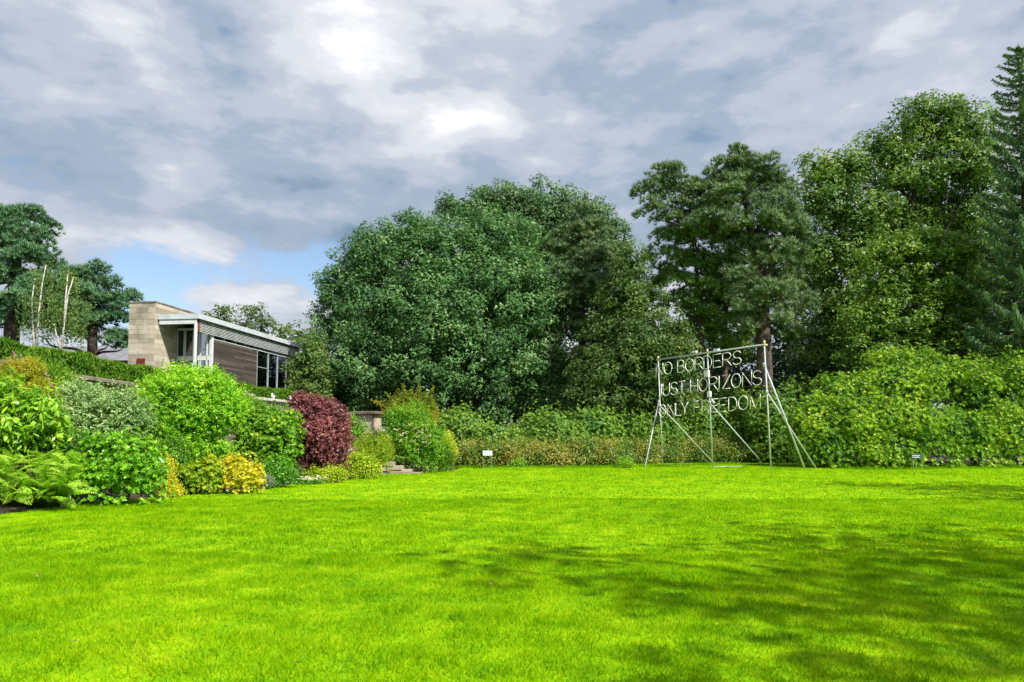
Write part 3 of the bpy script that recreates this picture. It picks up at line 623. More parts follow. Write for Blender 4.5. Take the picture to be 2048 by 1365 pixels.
broadleaf('broadleaf_tree', 'pale slender tree with drooping leaves screening the far end of the building', (P(612, 780, 52)[0], 52, 3.2), (P(616, 700, 52)[0], 52, P(616, 690, 52)[2]), .12,
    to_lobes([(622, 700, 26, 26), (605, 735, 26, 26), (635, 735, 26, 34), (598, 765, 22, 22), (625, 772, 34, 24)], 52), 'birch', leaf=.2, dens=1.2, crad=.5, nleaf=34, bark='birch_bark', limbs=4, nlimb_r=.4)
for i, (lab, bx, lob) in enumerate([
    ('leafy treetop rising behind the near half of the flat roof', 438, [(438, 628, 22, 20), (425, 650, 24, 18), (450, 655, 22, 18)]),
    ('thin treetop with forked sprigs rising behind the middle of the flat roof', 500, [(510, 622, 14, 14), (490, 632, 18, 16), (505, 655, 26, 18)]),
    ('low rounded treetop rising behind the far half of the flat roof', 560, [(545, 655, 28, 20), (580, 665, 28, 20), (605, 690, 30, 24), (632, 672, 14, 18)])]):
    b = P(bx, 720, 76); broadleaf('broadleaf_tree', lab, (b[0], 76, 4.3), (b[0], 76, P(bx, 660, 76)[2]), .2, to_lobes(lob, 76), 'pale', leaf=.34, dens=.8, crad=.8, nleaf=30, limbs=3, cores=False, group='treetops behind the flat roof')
# trees standing to the right of the lawn; only their shadows reach the picture
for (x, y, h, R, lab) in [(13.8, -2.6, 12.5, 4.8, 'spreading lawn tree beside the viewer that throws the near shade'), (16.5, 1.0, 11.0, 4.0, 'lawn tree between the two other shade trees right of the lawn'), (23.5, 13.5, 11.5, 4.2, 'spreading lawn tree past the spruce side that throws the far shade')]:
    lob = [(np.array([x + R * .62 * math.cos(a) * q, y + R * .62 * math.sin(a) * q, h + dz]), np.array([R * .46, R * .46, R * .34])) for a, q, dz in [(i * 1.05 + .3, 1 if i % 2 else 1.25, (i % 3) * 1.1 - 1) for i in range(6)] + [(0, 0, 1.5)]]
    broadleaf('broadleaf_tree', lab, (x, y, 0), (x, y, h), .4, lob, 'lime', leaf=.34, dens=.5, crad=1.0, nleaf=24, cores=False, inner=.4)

# ------------------------------------------------------------------ rhododendrons and far hedge
def bush(name, label, cat, lobes, m, style, n, L, Wd, group=None, base=None, zmin=-.75, bump=.19, core=True, stems=5, vm=.45, sub=9, tri=False, shoots=.17):
    lobes = [(c, r * .85) for c, r in lobes]; main = list(lobes)
    for c, r in main:
        for d in sphere_dirs(sub * 2, -.35)[:]:
            if d[1] > .5: continue
            lobes.append((c + d * r * rng.uniform(.68, 1.02), r * rng.uniform(.2, .42)))
    c0 = lobes[0][0]
    gz = 0.0 if base is None else base
    t = thing(name, label, cat, (c0[0], c0[1], gz), group=group)
    for i in range(stems):
        c, r = lobes[i % len(lobes)]; a = np.array([c[0] + rng.uniform(-.3, .3) * r[0], c[1] + rng.uniform(-.3, .3) * r[1], gz - .1])
        d = sphere_dirs(1, .1)[0]; e = c + d * r * .75
        tube_obj('stem', limb_path(a, e, 1, 5, .7), np.linspace(.05, .012, 5) * min(1.6, max(.4, r[2])), M['twig'], t, 5)
    tot = sum(r[0] * r[2] for _, r in lobes); Lv = Leaves(tri)
    for li, (c, r) in enumerate(lobes):
        k = max(20, int(n * r[0] * r[2] / tot))
        p, d = ell_surface(c, r, k, zmin, bump); dr = rng.uniform(-.09, .09); vm_ = vm; vm = vm + dr
        if li < len(main) and c[2] - 1.12 * r[2] < gz + .35:                  # foliage down to the ground
            ks = int(k * .45); an = rng.uniform(-math.pi - .5, .5, ks); zs = gz + .03 + rng.uniform(0, 1, ks) * max(.15, c[2] - gz)
            o_ = np.stack([np.cos(an), np.sin(an), 0 * an], 1); p = np.concatenate([p, np.stack([c[0] + np.cos(an) * r[0] * .97, c[1] + np.sin(an) * r[1] * .97, zs], 1) + rng.normal(size=(ks, 3)) * .06]); d = np.concatenate([d, o_])
        sh_ = rng.uniform(size=len(p)) < shoots; p[sh_] += (d[sh_] * .6 + [0, 0, .6]) * (r.mean() * rng.uniform(.08, .42, sh_.sum()))[:, None]
        p[:, 2] = np.maximum(p[:, 2], gz + .02 + rng.uniform(0, .15, len(p)))
        if style == 'whorl': whorls(Lv, p, d * .8 + [0, 0, .5] + rng.normal(size=p.shape) * .35, 8, L, Wd, 1.05, vm)
        elif style == 'leaf':
            q = np.repeat(p, 6, 0) + rng.normal(size=(len(p) * 6, 3)) * L * 1.1; dd = np.repeat(d, 6, 0)
            Lv.add(q, dd * .7 + [0, -.1, .5] + rng.normal(size=q.shape) * .6, L * rng.uniform(.6, 1.3, len(q)), Wd, np.repeat(rng.normal(vm, .14, len(p)), 6) + rng.normal(0, .1, len(q)))
        elif style == 'upright':                                  # fine upright sprays
            dirv = unit(d * .6 + [0, 0, .9] + rng.normal(size=p.shape) * .28); cv = rng.normal(vm, .13, len(p))
            for s in np.linspace(-.2, .9, 6):
                Lv.add(p + dirv * L * s * 2 + rng.normal(size=p.shape) * .02, rng.normal(size=p.shape) + d * .4, L, Wd, cv + .2 * s + rng.normal(0, .06, len(p)), dirv + rng.normal(size=p.shape) * .3)
        elif style == 'spray':                                    # leafy shoots
            dirv = unit(d * .9 + [0, 0, .5] + rng.normal(size=p.shape) * .4); cv = rng.normal(vm, .13, len(p)); sl = rng.uniform(.6, 1.5, len(p))[:, None]
            for s in np.linspace(0, 1, 7):
                for sg in (-1, 1):
                    sd = unit(np.cross(dirv, rng.normal(size=p.shape))) 
                    Lv.add(p + dirv * sl * L * 3.2 * (s - .3) + sd * L * .4, d * .5 + [0, 0, .5] + rng.normal(size=p.shape) * .55, L * rng.uniform(.6, 1.2, len(p)), Wd, cv + .14 * s + rng.normal(0, .07, len(p)), sd + dirv * .7)
        vm = vm_
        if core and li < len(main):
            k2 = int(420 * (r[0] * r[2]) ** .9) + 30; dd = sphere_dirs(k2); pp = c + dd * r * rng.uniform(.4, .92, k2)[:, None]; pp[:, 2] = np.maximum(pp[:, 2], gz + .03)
            sz = min(.35, .16 + .12 * r.min()); Lv.add(pp, dd + rng.normal(size=pp.shape) * .4, sz, sz * .7, rng.normal(.08, .05, k2))  # inner leaves given the darkest tone, shade put into colour
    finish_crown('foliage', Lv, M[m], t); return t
RG = 'rhododendrons round the lawn'
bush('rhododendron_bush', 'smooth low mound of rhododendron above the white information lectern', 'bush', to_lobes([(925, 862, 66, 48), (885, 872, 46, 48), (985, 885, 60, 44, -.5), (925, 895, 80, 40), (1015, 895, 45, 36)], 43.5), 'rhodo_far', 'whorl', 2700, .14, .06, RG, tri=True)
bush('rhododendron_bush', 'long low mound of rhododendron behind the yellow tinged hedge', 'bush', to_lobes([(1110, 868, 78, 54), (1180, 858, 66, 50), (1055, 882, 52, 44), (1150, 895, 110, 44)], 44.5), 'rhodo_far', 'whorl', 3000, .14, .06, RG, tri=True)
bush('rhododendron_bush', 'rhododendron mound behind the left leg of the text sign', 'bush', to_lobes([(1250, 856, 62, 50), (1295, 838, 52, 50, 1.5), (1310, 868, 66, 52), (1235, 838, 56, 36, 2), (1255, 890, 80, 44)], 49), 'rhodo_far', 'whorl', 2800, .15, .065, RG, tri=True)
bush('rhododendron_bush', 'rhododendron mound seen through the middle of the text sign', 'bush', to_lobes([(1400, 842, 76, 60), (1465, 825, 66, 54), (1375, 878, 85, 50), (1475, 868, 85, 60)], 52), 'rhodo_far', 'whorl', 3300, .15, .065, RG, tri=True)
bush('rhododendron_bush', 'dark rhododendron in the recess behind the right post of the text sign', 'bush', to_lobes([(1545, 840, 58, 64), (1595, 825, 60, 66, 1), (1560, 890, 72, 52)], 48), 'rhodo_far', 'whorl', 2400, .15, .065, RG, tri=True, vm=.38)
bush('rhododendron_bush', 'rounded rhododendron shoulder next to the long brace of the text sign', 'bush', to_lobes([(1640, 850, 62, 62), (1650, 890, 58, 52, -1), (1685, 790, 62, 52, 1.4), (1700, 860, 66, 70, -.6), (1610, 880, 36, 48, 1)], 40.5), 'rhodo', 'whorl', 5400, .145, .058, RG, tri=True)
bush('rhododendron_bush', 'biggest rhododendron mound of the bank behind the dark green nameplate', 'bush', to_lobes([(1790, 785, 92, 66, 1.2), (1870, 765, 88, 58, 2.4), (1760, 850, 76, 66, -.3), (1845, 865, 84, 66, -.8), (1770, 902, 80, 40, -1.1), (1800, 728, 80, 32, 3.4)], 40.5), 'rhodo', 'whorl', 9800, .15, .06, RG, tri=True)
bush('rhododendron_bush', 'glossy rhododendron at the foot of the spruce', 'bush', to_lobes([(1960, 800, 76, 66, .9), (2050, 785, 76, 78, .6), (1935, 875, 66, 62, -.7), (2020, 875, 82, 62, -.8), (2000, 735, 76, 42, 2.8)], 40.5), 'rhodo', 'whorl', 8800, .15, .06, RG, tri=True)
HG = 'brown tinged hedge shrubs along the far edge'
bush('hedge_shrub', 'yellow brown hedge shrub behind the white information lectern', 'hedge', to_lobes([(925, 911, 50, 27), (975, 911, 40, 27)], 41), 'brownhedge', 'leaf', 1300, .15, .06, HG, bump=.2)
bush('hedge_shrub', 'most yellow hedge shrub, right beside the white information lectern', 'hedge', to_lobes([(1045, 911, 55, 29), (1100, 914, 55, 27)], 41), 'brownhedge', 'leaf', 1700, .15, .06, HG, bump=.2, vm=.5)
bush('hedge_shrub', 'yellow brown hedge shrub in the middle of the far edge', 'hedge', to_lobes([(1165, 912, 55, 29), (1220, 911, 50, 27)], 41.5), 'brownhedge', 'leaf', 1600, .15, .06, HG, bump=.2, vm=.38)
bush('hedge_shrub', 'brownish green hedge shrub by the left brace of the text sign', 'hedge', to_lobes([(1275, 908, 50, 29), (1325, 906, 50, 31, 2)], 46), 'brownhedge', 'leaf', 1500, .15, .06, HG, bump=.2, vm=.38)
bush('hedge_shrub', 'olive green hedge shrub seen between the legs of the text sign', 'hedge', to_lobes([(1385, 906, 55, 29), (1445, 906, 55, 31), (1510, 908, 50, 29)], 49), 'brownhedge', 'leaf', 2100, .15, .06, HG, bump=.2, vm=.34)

# ------------------------------------------------------------------ border shrubs
def bl(px_l, Y): return to_lobes(px_l, Y, .85)
def sh(name, label, px_l, Y, m, style, n, L, Wd, **kw):
    lob = bl(px_l, Y); b = bed_height(lob[0][0][0], lob[0][0][1]); kw.setdefault('cat', 'shrub'); cat = kw.pop('cat')
    return bush(name, label, cat, lob, m, style, n, L, Wd, base=b, **kw)
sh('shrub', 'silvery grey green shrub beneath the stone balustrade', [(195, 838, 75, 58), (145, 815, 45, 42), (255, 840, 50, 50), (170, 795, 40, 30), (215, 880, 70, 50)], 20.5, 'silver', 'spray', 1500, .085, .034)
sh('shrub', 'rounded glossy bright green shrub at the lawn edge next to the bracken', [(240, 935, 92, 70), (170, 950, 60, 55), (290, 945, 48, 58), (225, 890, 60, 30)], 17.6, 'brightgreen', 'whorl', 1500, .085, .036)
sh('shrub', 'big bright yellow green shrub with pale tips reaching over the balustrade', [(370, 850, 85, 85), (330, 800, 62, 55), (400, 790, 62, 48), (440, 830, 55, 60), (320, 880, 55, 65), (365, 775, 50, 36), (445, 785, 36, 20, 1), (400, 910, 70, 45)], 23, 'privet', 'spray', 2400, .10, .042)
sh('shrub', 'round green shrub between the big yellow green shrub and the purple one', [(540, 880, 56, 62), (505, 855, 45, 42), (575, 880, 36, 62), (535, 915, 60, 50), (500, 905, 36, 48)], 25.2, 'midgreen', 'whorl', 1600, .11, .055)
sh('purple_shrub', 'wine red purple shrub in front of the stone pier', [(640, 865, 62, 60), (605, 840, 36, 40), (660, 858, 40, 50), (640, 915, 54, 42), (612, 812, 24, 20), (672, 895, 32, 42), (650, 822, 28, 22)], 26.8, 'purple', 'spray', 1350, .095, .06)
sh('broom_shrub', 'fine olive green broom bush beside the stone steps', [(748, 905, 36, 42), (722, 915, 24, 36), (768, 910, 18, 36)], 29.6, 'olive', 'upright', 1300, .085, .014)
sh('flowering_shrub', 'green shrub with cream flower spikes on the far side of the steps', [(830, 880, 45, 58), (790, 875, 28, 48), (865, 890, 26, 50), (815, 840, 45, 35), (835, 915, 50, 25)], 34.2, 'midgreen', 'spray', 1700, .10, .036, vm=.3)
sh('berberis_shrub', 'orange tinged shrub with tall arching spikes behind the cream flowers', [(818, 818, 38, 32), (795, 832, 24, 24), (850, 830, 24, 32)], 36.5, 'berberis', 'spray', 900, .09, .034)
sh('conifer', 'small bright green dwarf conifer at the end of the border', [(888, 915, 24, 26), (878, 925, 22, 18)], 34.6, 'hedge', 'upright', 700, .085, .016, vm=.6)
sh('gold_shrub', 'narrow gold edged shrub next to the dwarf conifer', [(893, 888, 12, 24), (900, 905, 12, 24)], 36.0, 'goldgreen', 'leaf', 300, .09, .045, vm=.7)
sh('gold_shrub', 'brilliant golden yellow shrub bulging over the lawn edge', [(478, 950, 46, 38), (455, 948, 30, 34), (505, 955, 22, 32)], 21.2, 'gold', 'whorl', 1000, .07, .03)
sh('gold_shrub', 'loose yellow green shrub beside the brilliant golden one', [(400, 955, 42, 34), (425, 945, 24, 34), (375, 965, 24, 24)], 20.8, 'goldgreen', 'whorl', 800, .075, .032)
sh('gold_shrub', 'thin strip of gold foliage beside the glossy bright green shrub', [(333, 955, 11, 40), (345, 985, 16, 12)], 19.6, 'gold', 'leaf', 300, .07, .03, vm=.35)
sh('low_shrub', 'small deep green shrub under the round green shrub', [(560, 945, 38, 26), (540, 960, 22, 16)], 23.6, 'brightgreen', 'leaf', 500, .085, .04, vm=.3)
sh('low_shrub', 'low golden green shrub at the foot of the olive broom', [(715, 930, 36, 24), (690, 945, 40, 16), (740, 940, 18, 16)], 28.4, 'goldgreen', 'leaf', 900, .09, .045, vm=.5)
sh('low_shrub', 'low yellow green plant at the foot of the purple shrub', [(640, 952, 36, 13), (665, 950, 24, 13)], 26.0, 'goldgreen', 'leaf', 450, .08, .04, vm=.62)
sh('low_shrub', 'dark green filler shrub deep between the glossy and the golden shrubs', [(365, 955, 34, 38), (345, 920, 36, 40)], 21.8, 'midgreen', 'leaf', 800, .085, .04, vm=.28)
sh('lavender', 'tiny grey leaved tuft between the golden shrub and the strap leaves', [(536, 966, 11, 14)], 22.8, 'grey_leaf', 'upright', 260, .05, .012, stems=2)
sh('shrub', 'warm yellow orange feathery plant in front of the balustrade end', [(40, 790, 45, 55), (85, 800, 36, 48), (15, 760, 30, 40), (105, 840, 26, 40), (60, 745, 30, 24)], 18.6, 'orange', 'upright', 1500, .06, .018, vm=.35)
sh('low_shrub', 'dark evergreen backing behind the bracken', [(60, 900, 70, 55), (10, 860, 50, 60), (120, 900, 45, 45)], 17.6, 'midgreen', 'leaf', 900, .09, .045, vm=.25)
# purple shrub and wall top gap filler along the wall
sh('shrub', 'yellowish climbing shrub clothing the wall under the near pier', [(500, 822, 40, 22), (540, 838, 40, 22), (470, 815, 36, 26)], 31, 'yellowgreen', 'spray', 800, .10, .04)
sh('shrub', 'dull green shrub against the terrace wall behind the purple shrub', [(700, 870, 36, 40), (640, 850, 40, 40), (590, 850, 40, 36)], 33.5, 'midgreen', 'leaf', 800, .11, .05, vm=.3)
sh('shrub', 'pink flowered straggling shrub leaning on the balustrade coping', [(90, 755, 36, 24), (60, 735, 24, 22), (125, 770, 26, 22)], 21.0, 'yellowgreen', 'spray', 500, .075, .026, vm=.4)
bush_names = None

def add_spikes(t, pts, m, name='flower_spike'):
    for p, d, L in pts:
        Lv = Leaves(); n = 26; s = rng.uniform(0, 1, n)
        Lv.add(np.array(p) + np.array(d) * (s * L)[:, None] + rng.normal(size=(n, 3)) * .022 * (1.3 - s)[:, None], rng.normal(size=(n, 3)), .06, .04, rng.uniform(0, 1, n))
        o = link(name, Lv.mesh(name, np.array(t.location)), M[m], t); o['kind'] = 'stuff'
ob = {o['label']: o for o in C.objects if 'label' in o.keys()}
fs = next(o for kk, o in ob.items() if 'cream flower spikes' in kk)
add_spikes(fs, [(P(x, y, 32.9 + rng.uniform(0, .5)), unit(np.array([rng.uniform(-.8, .8), -.5, rng.uniform(-.2, .7)])), rng.uniform(.2, .38)) for x, y in
    [(792, 862), (806, 856), (812, 866), (826, 860), (832, 868), (838, 874), (846, 866), (850, 876), (780, 874), (856, 888), (822, 884), (800, 884), (845, 886), (860, 870), (818, 852), (836, 856), (786, 858), (852, 860), (812, 915), (828, 905), (770, 862), (800, 870)]], 'cream')
bb = next(o for kk, o in ob.items() if 'tall arching spikes' in kk)
for (x0, y0, x1, y1) in [(815, 815, 806, 768), (835, 812, 838, 768), (850, 815, 868, 772), (800, 815, 770, 785), (790, 820, 742, 800), (858, 830, 864, 790), (826, 810, 822, 780), (845, 815, 850, 785)]:
    a, b = P(x0, y0, 36.3), P(x1, y1, 35.8); tube_obj('shoot', [a, (a + b) / 2 + [0, 0, .1], b], [.012, .01, .004], M['twig'], bb, 5)
    Lv = Leaves(); n = 170; s = rng.uniform(0, 1, n); Lv.add(a + (b - a) * s[:, None] + rng.normal(size=(n, 3)) * (.15 * (1.15 - s))[:, None], rng.normal(size=(n, 3)) + [0, 0, .4], .11, .045, rng.normal(.5, .2, n))
    o = link('shoot_foliage', Lv.mesh('shoot_foliage', np.array(bb.location)), M['berberis'], bb); o['kind'] = 'stuff'
pk = next(o for kk, o in ob.items() if 'pink flowered' in kk)
add_spikes(pk, [(P(x, y, 20.4), unit(np.array([rng.uniform(-.5, .5), -.3, .7])), .16) for x, y in [(28, 712), (30, 722), (48, 720), (70, 748), (80, 752), (94, 755), (60, 745), (22, 735), (100, 768), (110, 778), (86, 745), (75, 735)]], 'pink')
# white daisies, strap leaves, bracken, large leaved shrub
t = thing('flower_clump', 'small clump of white flowers at the lawn edge by the purple shrub', 'flowers', G(622, 969))
bz = np.array(t.location); Lv = Leaves(); n = 420; p = bz + rng.normal(size=(n, 3)) * [.32, .2, .05] + [0, 0, .1]; p[:, 2] = np.abs(p[:, 2]); Lv.add(p, rng.normal(size=(n, 3)) + [0, 0, .8], .09, .04, rng.uniform(.2, .7, n)); finish_crown('foliage', Lv, M['strap'], t)
for i in range(46):
    p = bz + np.array([rng.normal() * .28, rng.normal() * .16, .16 + rng.uniform(0, .12)]); Lv = Leaves(); whorls(Lv, p[None], np.array([[rng.normal() * .3, -.4, 1]]), 7, .055, .03, 1.35, .6, .1)
    link('flower', Lv.mesh('flower', bz), M['cream'], t)
t = thing('strap_leaf_plant', 'tuft of long arching strap leaves between golden and purple shrubs', 'plant', G(590, 968))
bz = np.array(t.location)
for i in range(70):
    an = rng.uniform(0, 6.28); L = rng.uniform(.5, .95); o = np.array([math.cos(an), math.sin(an), 0]); sd = np.array([-o[1], o[0], 0]) * .014; V = []
    k = rng.uniform(.35, .95)
    for s in np.linspace(0, 1, 6):
        q = o * L * (s * .25 + k * s * s * .75) + np.array([0, 0, L * (s - k * .75 * s * s)]) + o * .06; w = 1 - s ** 3
        V += [q + sd * w, q - sd * w - [0, 0, .002]]
    link('leaf', pyd('leaf', V, [(2 * j, 2 * j + 1, 2 * j + 3, 2 * j + 2) for j in range(5)], True), M['strap'], t)
def frond_mesh(L):
    Lv = Leaves(); n = 15
    for i in range(n):
        sp = (i + 1) / n; c = np.array([L * sp, 0, .5 * L * sp - .6 * L * sp * sp]); w = .34 * L * math.sin(math.pi * min(1, sp * .8 + .18)) ** .8
        for sg in (-1, 1):
            ax = np.array([[.45, sg * .9, -.10]]); ax /= np.linalg.norm(ax); k = 4
            for q in range(k):
                u = (q + .5) / k; Lv.add(c + ax * w * u, np.array([[0, 0, 1.]]) + rng.normal(size=(1, 3)) * .3, w / k * 1.25, .034 * (1.1 - .7 * u), np.array([rng.normal(.5 + .25 * sp, .12)]), ax)
    Lv.add(np.array([[L * u, 0, .5 * L * u - .6 * L * u * u] for u in np.linspace(.05, .95, 8)]), np.tile([0, 0, 1.], (8, 1)), L / 7, .012, .6, np.tile([1., 0, 0], (8, 1)))
    return Lv.mesh('frond', (0, 0, 0))
fm = [frond_mesh(.42) for _ in range(4)]
for me in fm: me.materials.append(M['fernleaf'])
t = thing('bracken_fern', 'pale green bracken with arching feathery fronds over the lawn edge', 'fern', (P(85, 985, 16.4)[0], 16.4, .05))
bz = np.array(t.location)
for i in range(230):
    px, py, Y = rng.uniform(-40, 150), rng.uniform(915, 1000), rng.uniform(15.5, 16.9)
    w = P(px, py, Y); o = link('frond', fm[i % 4], None, t, tuple(w - bz))
    o.rotation_euler = (rng.normal() * .35, rng.uniform(-.9, .45), rng.uniform(-3.0, .5)); sc = rng.uniform(.6, 1.25); o.scale = (sc,) * 3
    if i % 2 == 0:
        b0 = np.array([w[0] * .5 + bz[0] * .5, 16.4, .05]); tube_obj('stalk', [b0, (b0 + w) / 2 + [0, 0, .1], w], [.012, .01, .006], M['olive'], t, 5)
lm = []
for q in range(3):
    V = []; n = 6
    for i in range(n):
        s = i / (n - 1); w = .036 * math.sin(math.pi * (s * .9 + .07)) ** .8; z = -.06 * s * s
        V += [(s * .17, w, z - .010), (s * .17, 0, z), (s * .17, -w, z - .010)]
    me = pyd('leaf', V, [f for i in range(n - 1) for f in ((3 * i, 3 * i + 1, 3 * i + 4, 3 * i + 3), (3 * i + 1, 3 * i + 2, 3 * i + 5, 3 * i + 4))], True)
    a = me.attributes.new('v', 'FLOAT', 'POINT'); a.data.foreach_set('value', np.full(len(V), .32 + .24 * q, np.float32)); me.materials.append(M['bigleaf']); lm.append(me)
t = thing('large_leaved_shrub', 'shrub with large drooping yellow green leaves above the bracken', 'shrub', (P(45, 900, 17)[0], 17, .2)); bz = np.array(t.location)
lobs = bl([(40, 850, 75, 62), (5, 810, 60, 55), (85, 830, 52, 50), (20, 900, 60, 50), (-40, 860, 50, 80)], 17)
Lv = Leaves()
for c, r in lobs: clumped(Lv, c, r, 60, 26, .15, .22, inner=.4, asp=.42, shell=(.6, .95))
finish_crown('foliage', Lv, M['bigleaf'], t)
for i in range(7):
    c, r = lobs[i % 5]; tube_obj('stem', limb_path(bz - [0, 0, .2], c + sphere_dirs(1, 0)[0] * r * .6, 1, 5, .6), np.linspace(.03, .01, 5), M['twig'], t, 5)
for i in range(280):
    c, r = lobs[i % 5]; d = sphere_dirs(1, -.4)[0]; d[1] = -abs(d[1]); p = c + d * r * rng.uniform(.9, 1.08)
    o = link('leaf', lm[int(rng.integers(3))], None, t, tuple(p - bz)); o.rotation_euler = (rng.normal() * .5, rng.uniform(.1, 1.3), math.atan2(d[1], d[0]) + rng.normal() * .8); s = rng.uniform(.75, 1.35); o.scale = (s, s, s)
# small plants along the far edge of the lawn
for i, (x, y, lab) in enumerate([(1035, 936, 'small leafy weed at the hedge foot right of the lectern'), (1250, 934, 'small leafy weed at the hedge foot near the left brace of the sign')]):
    (c, r), = to_lobes([(x, y - 6, 16, 9)], 39.6); bush('leafy_weed', lab, 'plant', [(c, r * .8)], 'midgreen', 'leaf', 110, .11, .05, stems=2, core=False)

# ------------------------------------------------------------------ clipped terrace hedges
def hedge(name, label, a, b, w, h, z0, dens=420, m='hedge'):
    a, b = np.array(a, float), np.array(b, float); L = np.linalg.norm(b - a); d = (b - a) / L; nrm = np.array([d[1], -d[0]])   # towards the lawn
    t = thing(name, label, 'hedge', (*((a + b) / 2), z0), group='clipped hedges on the terrace'); Lv = Leaves(True)
    def place(u, v, z, nn, vm):
        k = len(u); p = np.stack([a[0] + d[0] * u + nrm[0] * v, a[1] + d[1] * u + nrm[1] * v, z0 + z], 1) + rng.normal(size=(k, 3)) * .035
        up = unit(nn * .45 + np.array([0, 0, .9]) + rng.normal(size=(k, 3)) * .35)
        Lv.add(p, nn + rng.normal(size=(k, 3)) * .7, .17, .05, rng.normal(vm, .14, k), up)
    hv = lambda u: h + .05 * np.sin(u * 1.1) + .04 * np.sin(u * 2.9 + 1)
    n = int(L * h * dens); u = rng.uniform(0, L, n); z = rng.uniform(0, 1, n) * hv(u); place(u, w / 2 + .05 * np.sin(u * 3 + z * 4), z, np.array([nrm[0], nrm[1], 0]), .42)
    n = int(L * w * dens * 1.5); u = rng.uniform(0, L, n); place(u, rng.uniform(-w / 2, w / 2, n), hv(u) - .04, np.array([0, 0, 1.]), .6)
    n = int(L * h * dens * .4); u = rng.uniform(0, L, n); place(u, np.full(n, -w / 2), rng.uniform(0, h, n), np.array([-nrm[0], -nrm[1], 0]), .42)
    for uu, sg in ((0, -1), (L, 1)):
        n = int(w * h * dens * 1.3); place(np.full(n, uu), rng.uniform(-w / 2, w / 2, n), rng.uniform(0, h, n), np.array([d[0] * sg, d[1] * sg, 0]), .42)
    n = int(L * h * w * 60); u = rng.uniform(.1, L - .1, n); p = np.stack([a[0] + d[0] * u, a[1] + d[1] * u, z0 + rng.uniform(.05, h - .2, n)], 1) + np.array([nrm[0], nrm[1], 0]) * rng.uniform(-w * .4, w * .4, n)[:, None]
    Lv.add(p, rng.normal(size=(n, 3)), .4, .3, rng.normal(.05, .04, n)); finish_crown('foliage', Lv, M[m], t)  # hedge core leaves, inner shade coloured in as darkest tone
    for u in np.arange(.5, L, 1.6): q = a + d * u; tube_obj('stem', [(q[0], q[1], z0 - .2), (q[0] + .05, q[1], z0 + h * .7)], [.05, .02], M['twig'], t, 5)
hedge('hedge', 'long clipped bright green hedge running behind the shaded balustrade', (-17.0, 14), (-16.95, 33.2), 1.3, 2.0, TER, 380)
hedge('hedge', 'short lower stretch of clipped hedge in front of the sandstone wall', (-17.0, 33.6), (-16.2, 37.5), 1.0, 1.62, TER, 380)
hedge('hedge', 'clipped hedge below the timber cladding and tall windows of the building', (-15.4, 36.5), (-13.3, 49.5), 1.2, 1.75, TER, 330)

# ------------------------------------------------------------------ terrace wall, balustrades, pier, steps
def wall_between(name, label, pts, z0, z1, th, m):
    t = thing(name, label, 'wall', (pts[0][0], pts[0][1], z0)); o0 = np.array([pts[0][0], pts[0][1]])
    for (a, b) in zip(pts[:-1], pts[1:]):
        a, b = np.array(a), np.array(b); L = np.linalg.norm(b - a); an = math.atan2(b[1] - a[1], b[0] - a[0])
        hgt = (z1 - z0) / 6
        for c in range(6):                                      # courses of stone, joints recessed
            x = -(c % 2) * .5
            while x < L:
                x0, x1 = max(0, x), min(L, x + 1.0); x += 1.0
                if x1 - x0 < .1: continue
                mid = a + (b - a) * ((x0 + x1) / 2 / L) - o0
                o = link('stone_block', box_mesh('stone_block', x1 - x0 - .014, th + rng.uniform(-.01, .012), hgt - .014), m, t, (mid[0], mid[1], hgt * (c + .5)), (0, 0, an))
    return t
wall_between('terrace_wall', 'dark stone retaining wall under the balustrade, mostly hidden by shrubs', [(-14.7, 20.0), (-14.5, 30), (-13.35, 35.5), (-11.3, 46.6)], -.1, TER - .02, .4, M['grey_stone'])
def baluster_mesh():
    prof = [(.075, 0), (.075, .05), (.045, .07), (.05, .12), (.085, .22), (.08, .3), (.045, .42), (.04, .48), (.07, .51), (.075, .52), (.075, .57)]; V, Fc = [], []; n = 8
    for r, z in prof:
        for i in range(n): V.append((r * math.cos(2 * math.pi * i / n), r * math.sin(2 * math.pi * i / n), z))
    for j in range(len(prof) - 1):
        for i in range(n): Fc.append((j * n + i, j * n + (i + 1) % n, (j + 1) * n + (i + 1) % n, (j + 1) * n + i))
    return pyd('baluster', V, Fc, True)
bmesh_ = {}
def balustrade(name, label, a, b, z0, m, piers=()):
    a, b = np.array(a, float), np.array(b, float); L = np.linalg.norm(b - a); d = (b - a) / L; an = math.atan2(d[1], d[0])
    t = thing(name, label, 'balustrade', (a[0], a[1], z0), an)
    key = m.name
    if key not in bmesh_: bm_ = baluster_mesh(); bm_.materials.append(m); bmesh_[key] = bm_
    n = max(1, round(L / 1.6)); s = L / n
    for i in range(n):
        box('base_stone', (i * s + .004, -.2, 0), ((i + 1) * s - .004, .2, .16), m, t, .01)
        box('coping_stone', (i * s + .004, -.24, .79), ((i + 1) * s - .004, .24, .93), m, t, .02)
        box('coping_moulding', (i * s + .004, -.17, .732), ((i + 1) * s - .004, .17, .788), m, t)
    for i in range(int(L / .32)):
        u = .16 + i * .32
        if any(abs(u - p) < .45 for p in piers): continue
        link('baluster', bmesh_[key], None, t, (u, 0, .16))
    for p in piers:
        box('pier_block', (p - .36, -.3, .162), (p + .36, .3, .728), m, t, .01); box('pier_cap', (p - .44, -.38, .934), (p + .44, .38, 1.04), m, t, .02)
    return t
balustrade('balustrade', 'dark weathered stone balustrade below the long clipped hedge', (-14.85, 14.0), (-14.5, 30.0), TER, M['grey_stone'], (6.5,))
q0, q1 = P(478, 792, 34.8), P(683, 812, 46.2)
balustrade('balustrade', 'pale stone balustrade with white poles strapped to it below the building', (-13.45, 35.0), (-11.4, 46.2), TER, M['pale_stone'], (.3, 11.0))
